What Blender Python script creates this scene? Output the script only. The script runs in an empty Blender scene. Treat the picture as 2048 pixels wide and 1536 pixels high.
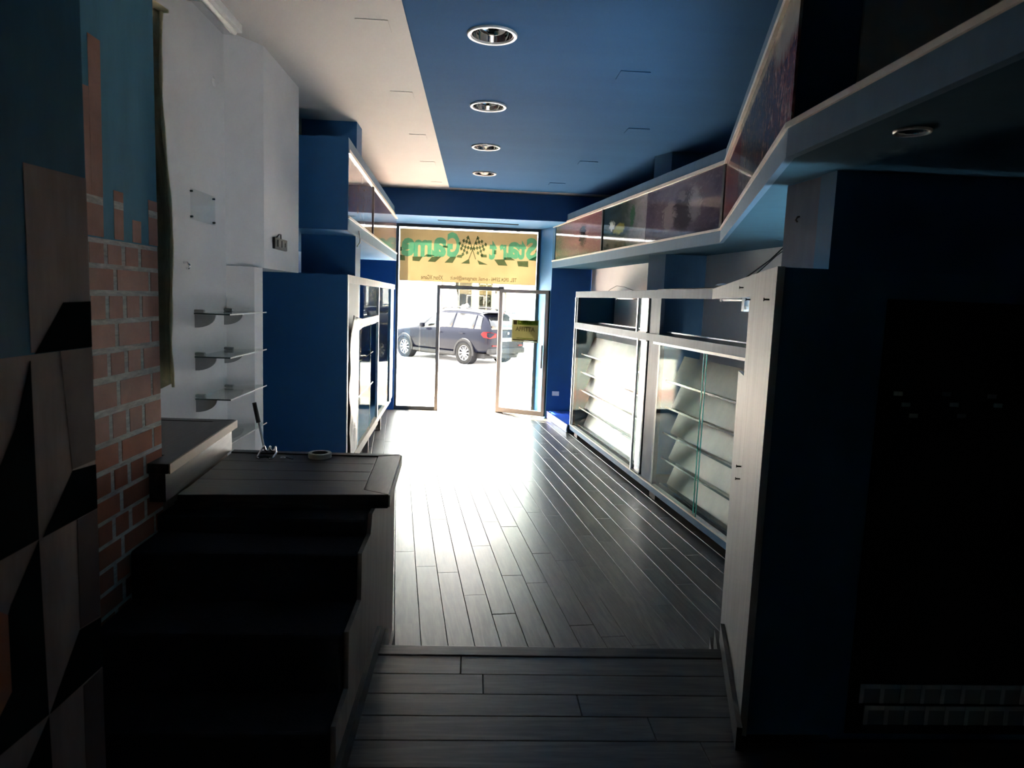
import bpy, bmesh, math, random
from mathutils import Vector, Matrix
random.seed(7)
SC = bpy.context.scene
COL = SC.collection

# ------------------------------------------------------------------ camera
cam = bpy.data.cameras.new('camera'); camo = bpy.data.objects.new('camera', cam); COL.objects.link(camo)
cam.sensor_width = 36.0; cam.lens = 36.0 * 1400 / 2048; cam.clip_start = 0.05; cam.clip_end = 300
_r = (0.99807102, -0.04886369, 0.03829584); _d = (0.03213883, -0.12109698, -0.99212026); _f = (0.05311617, 0.99143727, -0.11929297)
camo.matrix_world = Matrix(((_r[0], -_d[0], -_f[0], 0.0), (_r[1], -_d[1], -_f[1], 0.0), (_r[2], -_d[2], -_f[2], 1.95), (0, 0, 0, 1)))
cam.dof.use_dof = True; cam.dof.focus_distance = 5.5; cam.dof.aperture_fstop = 7.0
SC.camera = camo

# ------------------------------------------------------------------ sky, sun, exposure
W = bpy.data.worlds.new('world'); SC.world = W; W.use_nodes = True
bg = W.node_tree.nodes['Background']; bg.inputs[0].default_value = (0.90, 0.95, 1.0, 1); bg.inputs[1].default_value = 1.0
sun = bpy.data.lights.new('sun', 'SUN'); sun.energy = 9.0; sun.angle = math.radians(0.53); sun.color = (1.0, 0.91, 0.76)
suno = bpy.data.objects.new('sun', sun); COL.objects.link(suno)
suno.rotation_euler = Vector((0.30, -0.42, -1.0)).to_track_quat('-Z', 'Y').to_euler(); suno.location = (-4, 20, 14)
vs = SC.view_settings
vs.view_transform = 'Standard'; vs.look = 'None'; vs.gamma = 1.0; vs.use_curve_mapping = False
vs.exposure = 5.25
SC.cycles.max_bounces = 10; SC.cycles.diffuse_bounces = 6; SC.cycles.glossy_bounces = 5; SC.cycles.transmission_bounces = 6
SC.cycles.transparent_max_bounces = 16; SC.cycles.caustics_reflective = False; SC.cycles.caustics_refractive = False
SC.cycles.sample_clamp_indirect = 4.0

# ------------------------------------------------------------------ materials
MATS = {}
def nodes_of(m): return m.node_tree.nodes, m.node_tree.links
def new_mat(name):
    m = bpy.data.materials.new(name); m.use_nodes = True; MATS[name] = m
    n, l = nodes_of(m); return m, n, l, n['Principled BSDF']
def coords(n, l, kind='Object', scale=(1, 1, 1)):
    tc = n.new('ShaderNodeTexCoord'); mp = n.new('ShaderNodeMapping'); mp.inputs['Scale'].default_value = scale
    l.new(tc.outputs[kind], mp.inputs[0]); return mp.outputs[0]
def noise(n, l, vec, scale, detail=4, rough=0.55, dist=0.0):
    t = n.new('ShaderNodeTexNoise'); t.inputs['Scale'].default_value = scale; t.inputs['Detail'].default_value = detail
    t.inputs['Roughness'].default_value = rough; t.inputs['Distortion'].default_value = dist
    l.new(vec, t.inputs['Vector']); return t.outputs['Fac']
def ramp(n, l, fac, stops):
    r = n.new('ShaderNodeValToRGB'); el = r.color_ramp.elements
    el[0].position = stops[0][0]; el[0].color = (*stops[0][1], 1)
    el[1].position = stops[-1][0]; el[1].color = (*stops[-1][1], 1)
    for p, c in stops[1:-1]:
        e = el.new(p); e.color = (*c, 1)
    l.new(fac, r.inputs[0]); return r.outputs[0]
def bump(n, l, b, h, strength=0.2, dist=0.01):
    bp = n.new('ShaderNodeBump'); bp.inputs['Strength'].default_value = strength; bp.inputs['Distance'].default_value = dist
    l.new(h, bp.inputs['Height']); l.new(bp.outputs[0], b.inputs['Normal'])
def paint(name, col, rough=0.6, var=0.12, scale=2.5, spec=0.3, bmp=0.06, stretch=(1, 1, 1), metallic=0.0):
    """wall paint / board: base colour with soft mottling and fine relief"""
    m, n, l, b = new_mat(name)
    v = coords(n, l, 'Object', stretch)
    f = noise(n, l, v, scale, 6, 0.65)
    lo = tuple(max(0, c * (1 - var)) for c in col); hi = tuple(min(1, c * (1 + var)) for c in col)
    l.new(ramp(n, l, f, [(0.3, lo), (0.7, hi)]), b.inputs['Base Color'])
    b.inputs['Roughness'].default_value = rough; b.inputs['Specular IOR Level'].default_value = spec
    b.inputs['Metallic'].default_value = metallic
    if bmp: bump(n, l, b, noise(n, l, v, 90, 3), bmp, 0.004)
    return m
def plain(name, col, rough=0.5, spec=0.4, metallic=0.0):
    m, n, l, b = new_mat(name)
    f = noise(n, l, coords(n, l), 14, 3)
    l.new(ramp(n, l, f, [(0.3, tuple(c * 0.94 for c in col)), (0.7, tuple(min(1, c * 1.06) for c in col))]), b.inputs['Base Color'])
    b.inputs['Roughness'].default_value = rough; b.inputs['Specular IOR Level'].default_value = spec; b.inputs['Metallic'].default_value = metallic
    return m
def thin_glass(name, tint=(0.93, 0.98, 0.95), refl=0.05, ior=1.5, haze=0.0, gain=1.0):
    """single-sheet pane: transparent with a fresnel reflection"""
    m, n, l, b = new_mat(name); n.remove(b); out = n['Material Output']
    tr = n.new('ShaderNodeBsdfTransparent'); tr.inputs[0].default_value = (*tint, 1)
    gl = n.new('ShaderNodeBsdfGlossy'); gl.inputs['Roughness'].default_value = 0.015
    fr = n.new('ShaderNodeFresnel'); ge = n.new('ShaderNodeNewGeometry'); mr = n.new('ShaderNodeMapRange')
    mr.inputs['To Min'].default_value = ior; mr.inputs['To Max'].default_value = 1.0 / ior; l.new(ge.outputs['Backfacing'], mr.inputs[0]); l.new(mr.outputs[0], fr.inputs[0])  # same reflectance on both faces of a sheet
    ma = n.new('ShaderNodeMath'); ma.operation = 'MULTIPLY_ADD'; ma.inputs[1].default_value = gain; ma.inputs[2].default_value = refl; ma.use_clamp = True
    l.new(fr.outputs[0], ma.inputs[0])
    mx = n.new('ShaderNodeMixShader'); l.new(ma.outputs[0], mx.inputs[0]); l.new(tr.outputs[0], mx.inputs[1]); l.new(gl.outputs[0], mx.inputs[2])
    if haze:
        df = n.new('ShaderNodeBsdfDiffuse'); df.inputs[0].default_value = (0.8, 0.85, 0.85, 1)
        m2 = n.new('ShaderNodeMixShader'); m2.inputs[0].default_value = haze; l.new(mx.outputs[0], m2.inputs[1]); l.new(df.outputs[0], m2.inputs[2]); mx = m2
    l.new(mx.outputs[0], out.inputs[0]); return m
def wood(name, dark, light, rough=0.30, axis=0, tint_var=0.25, spec=0.45):
    """dark-stained brushed oak: cathedral grain along the local X (axis 0) or Y axis, offset per plank"""
    m, n, l, b = new_mat(name)
    tc = n.new('ShaderNodeTexCoord'); oi = n.new('ShaderNodeObjectInfo')
    add = n.new('ShaderNodeVectorMath'); add.operation = 'MULTIPLY_ADD'
    cb = n.new('ShaderNodeCombineXYZ'); l.new(oi.outputs['Random'], cb.inputs[0]); l.new(oi.outputs['Random'], cb.inputs[1]); l.new(oi.outputs['Random'], cb.inputs[2])
    l.new(cb.outputs[0], add.inputs[0]); add.inputs[1].default_value = (17.3, 5.1, 9.7); l.new(tc.outputs['Object'], add.inputs[2])
    mp = n.new('ShaderNodeMapping'); mp.inputs['Scale'].default_value = (0.55, 5.0, 5.0) if axis == 0 else (5.0, 0.55, 5.0)
    l.new(add.outputs[0], mp.inputs[0]); v = mp.outputs[0]
    w = n.new('ShaderNodeTexNoise'); w.inputs['Scale'].default_value = 1.3; w.inputs['Detail'].default_value = 2; w.inputs['Distortion'].default_value = 0.6; l.new(v, w.inputs['Vector'])
    mu = n.new('ShaderNodeMath'); mu.operation = 'MULTIPLY'; mu.inputs[1].default_value = 38.0; l.new(w.outputs['Fac'], mu.inputs[0])
    sn = n.new('ShaderNodeMath'); sn.operation = 'SINE'; l.new(mu.outputs[0], sn.inputs[0])
    mp2 = n.new('ShaderNodeMapping'); mp2.inputs['Scale'].default_value = (9, 90, 90) if axis == 0 else (90, 9, 90); l.new(add.outputs[0], mp2.inputs[0])
    fine = noise(n, l, mp2.outputs[0], 1.0, 3)
    mx = n.new('ShaderNodeMath'); mx.operation = 'MULTIPLY_ADD'; mx.inputs[1].default_value = 0.17; l.new(sn.outputs[0], mx.inputs[0]); l.new(fine, mx.inputs[2])
    c = ramp(n, l, mx.outputs[0], [(0.25, dark), (0.55, tuple((a + c2) / 2 for a, c2 in zip(dark, light))), (0.8, light)])
    hs = n.new('ShaderNodeHueSaturation'); l.new(c, hs.inputs['Color'])
    mv = n.new('ShaderNodeMapRange'); mv.inputs['To Min'].default_value = 1 - tint_var; mv.inputs['To Max'].default_value = 1 + tint_var; l.new(oi.outputs['Random'], mv.inputs[0]); l.new(mv.outputs[0], hs.inputs['Value'])
    l.new(hs.outputs[0], b.inputs['Base Color'])
    rr = n.new('ShaderNodeMapRange'); rr.inputs['From Min'].default_value = -1.0; rr.inputs['From Max'].default_value = 1.0; rr.inputs['To Min'].default_value = rough - 0.010; rr.inputs['To Max'].default_value = rough + 0.014
    l.new(sn.outputs[0], rr.inputs[0]); l.new(rr.outputs[0], b.inputs['Roughness'])
    b.inputs['Specular IOR Level'].default_value = spec
    return m
def vinyl(name, col, trans, rough=0.5):
    """thin translucent sheet: lets daylight glow through"""
    m, n, l, b = new_mat(name); n.remove(b); out = n['Material Output']
    f = noise(n, l, coords(n, l, 'Object', (1, 1, 1)), 2.2, 5, 0.6)
    ct = ramp(n, l, f, [(0.3, tuple(c * 0.9 for c in trans)), (0.7, tuple(min(1, c * 1.08) for c in trans))])
    df = n.new('ShaderNodeBsdfDiffuse'); df.inputs[0].default_value = (*col, 1)
    tl = n.new('ShaderNodeBsdfTranslucent'); l.new(ct, tl.inputs[0])
    ad = n.new('ShaderNodeAddShader'); l.new(df.outputs[0], ad.inputs[0]); l.new(tl.outputs[0], ad.inputs[1]); l.new(ad.outputs[0], out.inputs[0])
    return m
def film(name, tint):
    """coloured transparent film stuck on a translucent sheet: filters the light that comes through"""
    m, n, l, b = new_mat(name); n.remove(b); out = n['Material Output']
    f = noise(n, l, coords(n, l, 'Object', (1, 1, 1)), 5.0, 3, 0.6)
    ct = ramp(n, l, f, [(0.35, tuple(c * 0.85 for c in tint)), (0.7, tuple(min(1, c * 1.1) for c in tint))])
    tr = n.new('ShaderNodeBsdfTransparent'); l.new(ct, tr.inputs[0]); l.new(tr.outputs[0], out.inputs[0]); return m
def poster(name, left, mid, right, low, scale=3.0, streak=(1, 1, 1), seed=0.0, amount=0.5, blobs=(), ior=1.45):
    """glossy printed sheet: abstract smoky picture, colours run across the sheet, pale drifting shapes"""
    m, n, l, b = new_mat(name)
    tc = n.new('ShaderNodeTexCoord'); g = tc.outputs['Generated']
    mp = n.new('ShaderNodeMapping'); mp.inputs['Location'].default_value = (seed, seed * 1.7, seed * 0.3); mp.inputs['Scale'].default_value = streak; l.new(g, mp.inputs[0])
    f1 = noise(n, l, mp.outputs[0], scale, 8, 0.62, 1.2)
    f2 = noise(n, l, mp.outputs[0], scale * 2.7, 6, 0.7, 2.0)
    sx = n.new('ShaderNodeSeparateXYZ'); l.new(g, sx.inputs[0])
    a = n.new('ShaderNodeMath'); a.operation = 'MULTIPLY_ADD'; a.inputs[1].default_value = 0.55; l.new(f1, a.inputs[0]); l.new(sx.outputs['X'], a.inputs[2])
    s = n.new('ShaderNodeMath'); s.operation = 'SUBTRACT'; l.new(a.outputs[0], s.inputs[0]); s.inputs[1].default_value = 0.28
    base = ramp(n, l, s.outputs[0], [(0.05, left), (0.5, mid), (0.95, right)])
    acc = base
    k = ramp(n, l, f2, [(0.52, (0, 0, 0)), (0.68, (1, 1, 1))])
    mz = n.new('ShaderNodeMath'); mz.operation = 'MULTIPLY'; mz.inputs[1].default_value = amount; l.new(k, mz.inputs[0])
    mix = n.new('ShaderNodeMixRGB'); l.new(mz.outputs[0], mix.inputs[0]); l.new(acc, mix.inputs[1]); mix.inputs[2].default_value = (*low, 1); acc = mix.outputs[0]
    for (bx, bz, rx, rz, colr, al) in blobs:
        cm = n.new('ShaderNodeCombineXYZ'); l.new(sx.outputs['X'], cm.inputs[0]); l.new(sx.outputs['Z'], cm.inputs[1])
        nv = n.new('ShaderNodeVectorMath'); nv.operation = 'MULTIPLY_ADD'; cc = n.new('ShaderNodeCombineXYZ'); l.new(f2, cc.inputs[0]); l.new(f1, cc.inputs[1])
        l.new(cc.outputs[0], nv.inputs[0]); nv.inputs[1].default_value = (0.25, 0.25, 0); l.new(cm.outputs[0], nv.inputs[2])
        sb = n.new('ShaderNodeVectorMath'); sb.operation = 'SUBTRACT'; l.new(nv.outputs[0], sb.inputs[0]); sb.inputs[1].default_value = (bx + 0.125, bz + 0.125, 0)
        ml = n.new('ShaderNodeVectorMath'); ml.operation = 'MULTIPLY'; l.new(sb.outputs[0], ml.inputs[0]); ml.inputs[1].default_value = (1 / rx, 1 / rz, 0)
        ln = n.new('ShaderNodeVectorMath'); ln.operation = 'LENGTH'; l.new(ml.outputs[0], ln.inputs[0])
        mr = n.new('ShaderNodeMapRange'); mr.inputs['From Min'].default_value = 0.75; mr.inputs['From Max'].default_value = 1.1; mr.inputs['To Min'].default_value = al; mr.inputs['To Max'].default_value = 0; l.new(ln.outputs['Value'], mr.inputs[0])
        m3 = n.new('ShaderNodeMixRGB'); l.new(mr.outputs[0], m3.inputs[0]); l.new(acc, m3.inputs[1]); m3.inputs[2].default_value = (*colr, 1); acc = m3.outputs[0]
    l.new(acc, b.inputs['Base Color'])
    b.inputs['Roughness'].default_value = 0.05; b.inputs['Specular IOR Level'].default_value = 0.22; b.inputs['IOR'].default_value = ior
    return m

paint('white_wall', (0.64, 0.62, 0.605), 0.7, 0.06, 1.8, 0.2)
paint('rear_wall', (0.76, 0.74, 0.72), 0.7, 0.06, 1.8, 0.2)
paint('white_ceiling', (0.56, 0.53, 0.50), 0.7, 0.04, 0.8, 0.2)
paint('blue_ceiling', (0.040, 0.125, 0.265), 0.8, 0.06, 0.7, 0.02, stretch=(0.4, 3, 1))
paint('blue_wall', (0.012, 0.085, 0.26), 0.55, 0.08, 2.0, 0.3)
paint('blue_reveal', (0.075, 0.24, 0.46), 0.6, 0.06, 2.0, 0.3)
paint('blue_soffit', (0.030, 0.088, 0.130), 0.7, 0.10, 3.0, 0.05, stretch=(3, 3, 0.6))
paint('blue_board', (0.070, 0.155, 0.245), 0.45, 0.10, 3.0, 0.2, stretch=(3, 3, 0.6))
paint('blue_panel', (0.013, 0.092, 0.225), 0.5, 0.12, 1.6, 0.4)
paint('navy', (0.014, 0.11, 0.21), 0.6, 0.15, 1.6, 0.3)
paint('grey_blue_board', (0.062, 0.088, 0.130), 0.5, 0.18, 5.0, 0.12, stretch=(4, 4, 0.5))
paint('worn_panel', (0.33, 0.335, 0.33), 0.5, 0.14, 5.0, 0.12, stretch=(5, 5, 0.4))
paint('board_white', (0.17, 0.15, 0.13), 0.5, 0.08, 3.0, 0.1)
paint('shelf_back', (0.46, 0.40, 0.34), 0.4, 0.12, 2.0, 0.3, stretch=(2, 2, 1))
paint('dark_void', (0.012, 0.013, 0.015), 0.7, 0.2, 2.0, 0.2)
paint('olive_dark', (0.55, 0.56, 0.49), 0.75, 0.15, 2.0, 0.2)
paint('mural_blue', (0.16, 0.41, 0.54), 0.6, 0.10, 3.0, 0.04, stretch=(1, 3, 0.6))
paint('mural_blue_deep', (0.07, 0.21, 0.29), 0.6, 0.12, 3.0, 0.04, stretch=(1, 3, 0.6))
paint('mural_brick', (0.68, 0.37, 0.285), 0.65, 0.16, 5.0, 0.04)
paint('mural_brick_red', (0.55, 0.21, 0.13), 0.65, 0.18, 5.0, 0.04)
paint('mural_mortar', (0.78, 0.70, 0.63), 0.65, 0.35, 26.0, 0.04, stretch=(1, 0.6, 4))
paint('mural_umber', (0.42, 0.30, 0.255), 0.65, 0.22, 3.0, 0.04, stretch=(1, 3, 0.6))
paint('mural_umber_dark', (0.16, 0.11, 0.095), 0.65, 0.2, 3.0, 0.04)
paint('mural_black', (0.016, 0.019, 0.018), 1.0, 0.2, 3.0, 0.0)
paint('mural_grey', (0.46, 0.52, 0.52), 0.6, 0.12, 3.0, 0.04)
paint('mural_grey_dark', (0.22, 0.27, 0.27), 0.6, 0.12, 3.0, 0.04)
paint('carpet_black', (0.020, 0.024, 0.030), 0.95, 0.3, 60, 0.05, 0.4)
paint('cream_wood', (0.50, 0.42, 0.33), 0.5, 0.12, 4.0, 0.15)
paint('side_wood', (0.30, 0.24, 0.205), 0.5, 0.22, 4.0, 0.15, stretch=(3, 6, 0.7))
wood('floor_wood', (0.032, 0.026, 0.022), (0.086, 0.070, 0.060), 0.32, 0, 0.22, 0.45)
wood('counter_wood', (0.020, 0.017, 0.016), (0.062, 0.052, 0.047), 0.34, 0, 0.15, 0.25)
wood('counter_wood_y', (0.020, 0.017, 0.016), (0.062, 0.052, 0.047), 0.34, 1, 0.15, 0.25)
thin_glass('pane_glass', (0.96, 0.985, 0.97), 0.02)
thin_glass('showcase_glass', (0.95, 0.975, 0.96), 0.0, gain=0.06)
thin_glass('bay_glass', (0.95, 0.975, 0.96), 0.0, gain=0.035)
thin_glass('shelf_glass', (0.90, 0.94, 0.92), 0.02)
thin_glass('acrylic', (0.95, 0.96, 0.95), 0.0, 1.10)
thin_glass('car_glass', (0.25, 0.28, 0.28), 0.10)
plain('bracket_grey', (0.30, 0.31, 0.31), 0.5, 0.2)
plain('pale_edge', (0.42, 0.42, 0.40), 0.5, 0.1)
plain('glass_edge', (0.05, 0.30, 0.22), 0.2, 0.5)
plain('dark_edge', (0.05, 0.07, 0.07), 0.2, 0.5)
plain('steel', (0.72, 0.71, 0.69), 0.28, 0.5, 0.9)
plain('chrome', (0.85, 0.85, 0.87), 0.08, 0.5, 1.0)
plain('reflector', (0.78, 0.78, 0.78), 0.06, 0.5, 1.0)
plain('bronze_frame', (0.30, 0.255, 0.215), 0.4, 0.5, 0.4)
plain('dark_frame', (0.05, 0.055, 0.06), 0.45, 0.4)
plain('white_plastic', (0.80, 0.79, 0.76), 0.4, 0.5)
plain('tube_white', (0.85, 0.83, 0.78), 0.3, 0.5)
plain('black_plastic', (0.012, 0.012, 0.013), 0.45, 0.4)
plain('black_slot', (0.003, 0.003, 0.004), 0.9, 0.1)
plain('pale_rail', (0.78, 0.70, 0.60), 0.35, 0.5)
plain('tape_paper', (0.42, 0.40, 0.34), 0.7, 0.2)
paint('tape_core', (0.10, 0.09, 0.08), 0.8)
paint('tarp_green', (0.36, 0.37, 0.26), 0.5, 0.45, 6, 0.4, stretch=(1, 8, 1))
paint('tarp_cream', (0.80, 0.73, 0.52), 0.6, 0.2, 6, 0.3)
paint('blue_plastic', (0.035, 0.10, 0.52), 0.22, 0.25, 5, 0.6, 0.3)
paint('lilac_plastic', (0.30, 0.30, 0.72), 0.25, 0.25, 7, 0.6, 0.3)
paint('foil', (0.15, 0.125, 0.105), 0.35, 0.4, 9, 0.3, 0.5, stretch=(9, 9, 0.8))
vinyl('sign_vinyl', (0.10, 0.08, 0.04), (0.125, 0.108, 0.074))
film('sign_teal', (0.22, 0.86, 1.0))
film('sign_green', (0.42, 0.56, 0.52))
film('sign_ink', (0.26, 0.28, 0.26))
vinyl('notice_margin', (0.05, 0.05, 0.04), (0.13, 0.125, 0.09))
vinyl('notice_paper', (0.05, 0.05, 0.02), (0.115, 0.103, 0.062))
film('notice_green', (0.62, 0.78, 0.45))
film('notice_ink', (0.35, 0.33, 0.36))
poster('poster_haze', (0.10, 0.075, 0.10), (0.20, 0.165, 0.19), (0.085, 0.06, 0.085), (0.30, 0.25, 0.26), 2.4, (1.4, 1, 1), 3.1, 0.35,
       ((0.52, 0.45, 0.13, 0.42, (0.05, 0.042, 0.048), 0.85), (0.34, 0.40, 0.09, 0.28, (0.36, 0.31, 0.31), 0.6), (0.66, 0.52, 0.08, 0.30, (0.40, 0.37, 0.38), 0.6), (0.50, 0.72, 0.06, 0.10, (0.22, 0.18, 0.18), 0.9)))
poster('poster_teal', (0.02, 0.045, 0.055), (0.04, 0.06, 0.05), (0.34, 0.32, 0.32), (0.03, 0.05, 0.05), 2.6, (1.3, 1, 1), 7.7, 0.3,
       ((0.22, 0.55, 0.06, 0.14, (0.45, 0.50, 0.48), 0.9), (0.40, 0.42, 0.14, 0.12, (0.30, 0.29, 0.06), 0.8), (0.68, 0.62, 0.05, 0.26, (0.03, 0.11, 0.045), 0.9)))
poster('poster_rose', (0.10, 0.10, 0.07), (0.24, 0.13, 0.13), (0.20, 0.10, 0.11), (0.34, 0.30, 0.20), 3.4, (1.5, 1, 1), 1.3, 0.5,
       ((0.62, 0.50, 0.07, 0.30, (0.025, 0.03, 0.04), 0.9),))
poster('poster_slate', (0.13, 0.035, 0.035), (0.045, 0.046, 0.06), (0.075, 0.075, 0.09), (0.55, 0.50, 0.44), 2.6, (5, 1, 0.7), 5.2, 0.75,
       ((0.10, 0.95, 0.22, 0.35, (0.36, 0.36, 0.32), 0.8),), ior=1.06)
poster('poster_wine', (0.10, 0.03, 0.03), (0.14, 0.045, 0.045), (0.09, 0.04, 0.04), (0.20, 0.12, 0.11), 2.4, (2.5, 1, 0.7), 2.2, 0.3, ior=1.06)
poster('poster_lilac', (0.22, 0.19, 0.22), (0.26, 0.22, 0.25), (0.15, 0.09, 0.10), (0.42, 0.38, 0.40), 2.4, (3.0, 1, 0.6), 9.4, 0.5)
poster('poster_plum', (0.17, 0.10, 0.11), (0.24, 0.19, 0.20), (0.13, 0.07, 0.08), (0.34, 0.29, 0.29), 3.0, (3.0, 1, 0.6), 4.4, 0.5)
paint('asphalt', (0.42, 0.41, 0.39), 0.85, 0.1, 3.0, 0.2)
paint('paving_red', (0.36, 0.22, 0.19), 0.8, 0.15, 8.0, 0.2)
paint('far_wall', (0.78, 0.77, 0.74), 0.8, 0.04, 1.0, 0.2)
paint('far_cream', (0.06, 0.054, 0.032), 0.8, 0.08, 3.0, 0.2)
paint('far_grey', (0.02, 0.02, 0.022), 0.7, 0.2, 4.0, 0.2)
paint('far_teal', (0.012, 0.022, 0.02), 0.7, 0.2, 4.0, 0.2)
paint('far_dress', (0.80, 0.80, 0.80), 0.8, 0.03, 3.0, 0.2)
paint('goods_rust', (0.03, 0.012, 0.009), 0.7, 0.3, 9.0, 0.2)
paint('stucco_out', (0.60, 0.55, 0.48), 0.85, 0.06, 2.0, 0.2)
m, n, l, b = new_mat('cobble')
v = coords(n, l, 'Object', (1, 1, 1)); vt = n.new('ShaderNodeTexVoronoi'); vt.inputs['Scale'].default_value = 9.0; l.new(v, vt.inputs['Vector'])
l.new(ramp(n, l, vt.outputs['Distance'], [(0.15, (0.40, 0.38, 0.35)), (0.6, (0.22, 0.21, 0.2))]), b.inputs['Base Color']); b.inputs['Roughness'].default_value = 0.8
bump(n, l, b, vt.outputs['Distance'], 0.5, -0.02)
m, n, l, b = new_mat('car_paint'); b.inputs['Base Color'].default_value = (0.004, 0.008, 0.022, 1); b.inputs['Roughness'].default_value = 0.12; b.inputs['Specular IOR Level'].default_value = 0.035
f = noise(n, l, coords(n, l), 60, 2); l.new(ramp(n, l, f, [(0.3, (0.0015, 0.0016, 0.003)), (0.7, (0.002, 0.0022, 0.004))]), b.inputs['Base Color'])
plain('car_glass2', (0.004, 0.004, 0.004), 0.06, 0.22)
plain('car_clad', (0.004, 0.004, 0.0045), 0.5, 0.06)
plain('tyre', (0.004, 0.004, 0.004), 0.8, 0.05)
plain('alloy', (0.05, 0.05, 0.052), 0.5, 0.3)
plain('tail_red', (0.035, 0.001, 0.001), 0.25, 0.05)
plain('plate_white', (0.05, 0.052, 0.055), 0.4, 0.4)
plain('far_person', (0.78, 0.77, 0.75), 0.8, 0.2)
M = MATS

# ------------------------------------------------------------------ mesh helpers
class MB:
    def __init__(s): s.v = []; s.f = []; s.mi = []
    def add(s, vs_, fs_, mi=0):
        o = len(s.v); s.v += [tuple(p) for p in vs_]
        for f_ in fs_: s.f.append(tuple(i + o for i in f_)); s.mi.append(mi)
        return s
    def box(s, x0, x1, y0, y1, z0, z1, mi=0):
        return s.prism([(x0, y0), (x1, y0), (x1, y1), (x0, y1)], z0, z1, mi)
    def prism(s, poly, z0, z1, mi=0):
        a = sum(poly[i][0] * poly[(i + 1) % len(poly)][1] - poly[(i + 1) % len(poly)][0] * poly[i][1] for i in range(len(poly)))
        if a < 0: poly = poly[::-1]
        k = len(poly); vs_ = [(p[0], p[1], z0) for p in poly] + [(p[0], p[1], z1) for p in poly]
        fs_ = [tuple(range(k))[::-1], tuple(range(k, 2 * k))] + [(i, (i + 1) % k, k + (i + 1) % k, k + i) for i in range(k)]
        return s.add(vs_, fs_, mi)
    def slab(s, pts, nrm, t, mi=0):
        """planar polygon given by 3-D points, thickened by t along nrm"""
        nrm = Vector(nrm).normalized() * t; k = len(pts)
        vs_ = [Vector(p) for p in pts] + [Vector(p) + nrm for p in pts]
        fs_ = [tuple(range(k))[::-1], tuple(range(k, 2 * k))] + [(i, (i + 1) % k, k + (i + 1) % k, k + i) for i in range(k)]
        return s.add(vs_, fs_, mi)
    def run(s, A, B, z0, z1, t0, t1, mi=0):
        """upright board along the plan line A-B, thickness from offset t0 to t1 to the right of the line"""
        A = Vector((A[0], A[1])); B = Vector((B[0], B[1])); d = (B - A).normalized(); nn = Vector((d.y, -d.x))
        return s.prism([tuple(A + nn * t0), tuple(B + nn * t0), tuple(B + nn * t1), tuple(A + nn * t1)], z0, z1, mi)
    def lathe(s, prof, seg=24, c=(0, 0, 0), mi=0, axis='Z', close=False):
        o = len(s.v); k = len(prof)
        for i in range(seg):
            a = 2 * math.pi * i / seg
            for (r, h) in prof:
                p = (r * math.cos(a), r * math.sin(a), h)
                if axis == 'Y': p = (p[0], p[2], p[1])
                if axis == 'X': p = (p[2], p[0], p[1])
                s.v.append((p[0] + c[0], p[1] + c[1], p[2] + c[2]))
        m_ = k if close else k - 1
        for i in range(seg):
            for j in range(m_):
                j2 = (j + 1) % k; i2 = (i + 1) % seg
                s.f.append((o + i * k + j, o + i2 * k + j, o + i2 * k + j2, o + i * k + j2)); s.mi.append(mi)
        return s
    def tube(s, pts, r, seg=8, mi=0):
        pts = [Vector(p) for p in pts]; o = len(s.v); k = len(pts)
        for i, p in enumerate(pts):
            t = (pts[min(i + 1, k - 1)] - pts[max(i - 1, 0)]).normalized()
            u = t.orthogonal().normalized() if i == 0 else (u - t * u.dot(t)).normalized()
            w_ = t.cross(u); rr = r[i] if isinstance(r, (list, tuple)) else r
            for j in range(seg):
                a = 2 * math.pi * j / seg; s.v.append(tuple(p + u * math.cos(a) * rr + w_ * math.sin(a) * rr))
        for i in range(k - 1):
            for j in range(seg):
                s.f.append((o + i * seg + j, o + i * seg + (j + 1) % seg, o + (i + 1) * seg + (j + 1) % seg, o + (i + 1) * seg + j)); s.mi.append(mi)
        s.f.append(tuple(o + j for j in range(seg))[::-1]); s.mi.append(mi)
        s.f.append(tuple(o + (k - 1) * seg + j for j in range(seg))); s.mi.append(mi)
        return s
    def mesh(s, name):
        me = bpy.data.meshes.new(name); me.from_pydata(s.v, [], s.f); me.polygons.foreach_set('material_index', s.mi)
        bm = bmesh.new(); bm.from_mesh(me); bmesh.ops.recalc_face_normals(bm, faces=bm.faces); bm.to_mesh(me); bm.free(); me.update(); return me
def link(name, data, parent=None):
    o = bpy.data.objects.new(name, data); COL.objects.link(o)
    if parent is not None: o.parent = parent
    return o
def setmat(me, mats):
    for x in (mats if isinstance(mats, (list, tuple)) else [mats]): me.materials.append(M[x] if isinstance(x, str) else x)
def obj(name, mb, mats, parent=None, smooth=False, bevel=0.0, local=True):
    """link ONE mesh object; world-space geometry is re-based when the parent stands elsewhere"""
    me = mb if isinstance(mb, bpy.types.Mesh) else mb.mesh(name)
    setmat(me, mats)
    o = link(name, me, parent)
    if parent is not None:
        w_ = parent.location.copy(); q = parent.parent
        while q is not None: w_ += q.location; q = q.parent
        if local: me.transform(Matrix.Translation(-w_))
    else:
        # put a top-level mesh's origin at its base centre
        xs = [v.co.x for v in me.vertices]; ys = [v.co.y for v in me.vertices]; zs = [v.co.z for v in me.vertices]
        c = Vector(((min(xs) + max(xs)) / 2, (min(ys) + max(ys)) / 2, min(zs)))
        me.transform(Matrix.Translation(-c)); o.location = c
    if smooth: me.polygons.foreach_set('use_smooth', [True] * len(me.polygons)); me.update()
    if bevel:
        bv = o.modifiers.new('bevel', 'BEVEL'); bv.width = bevel; bv.segments = 2; bv.limit_method = 'ANGLE'; bv.angle_limit = math.radians(40)
    return o
def tag(o, label, cat, group=None):
    o['label'] = label; o['category'] = cat
    if group: o['group'] = group
    return o
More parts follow.
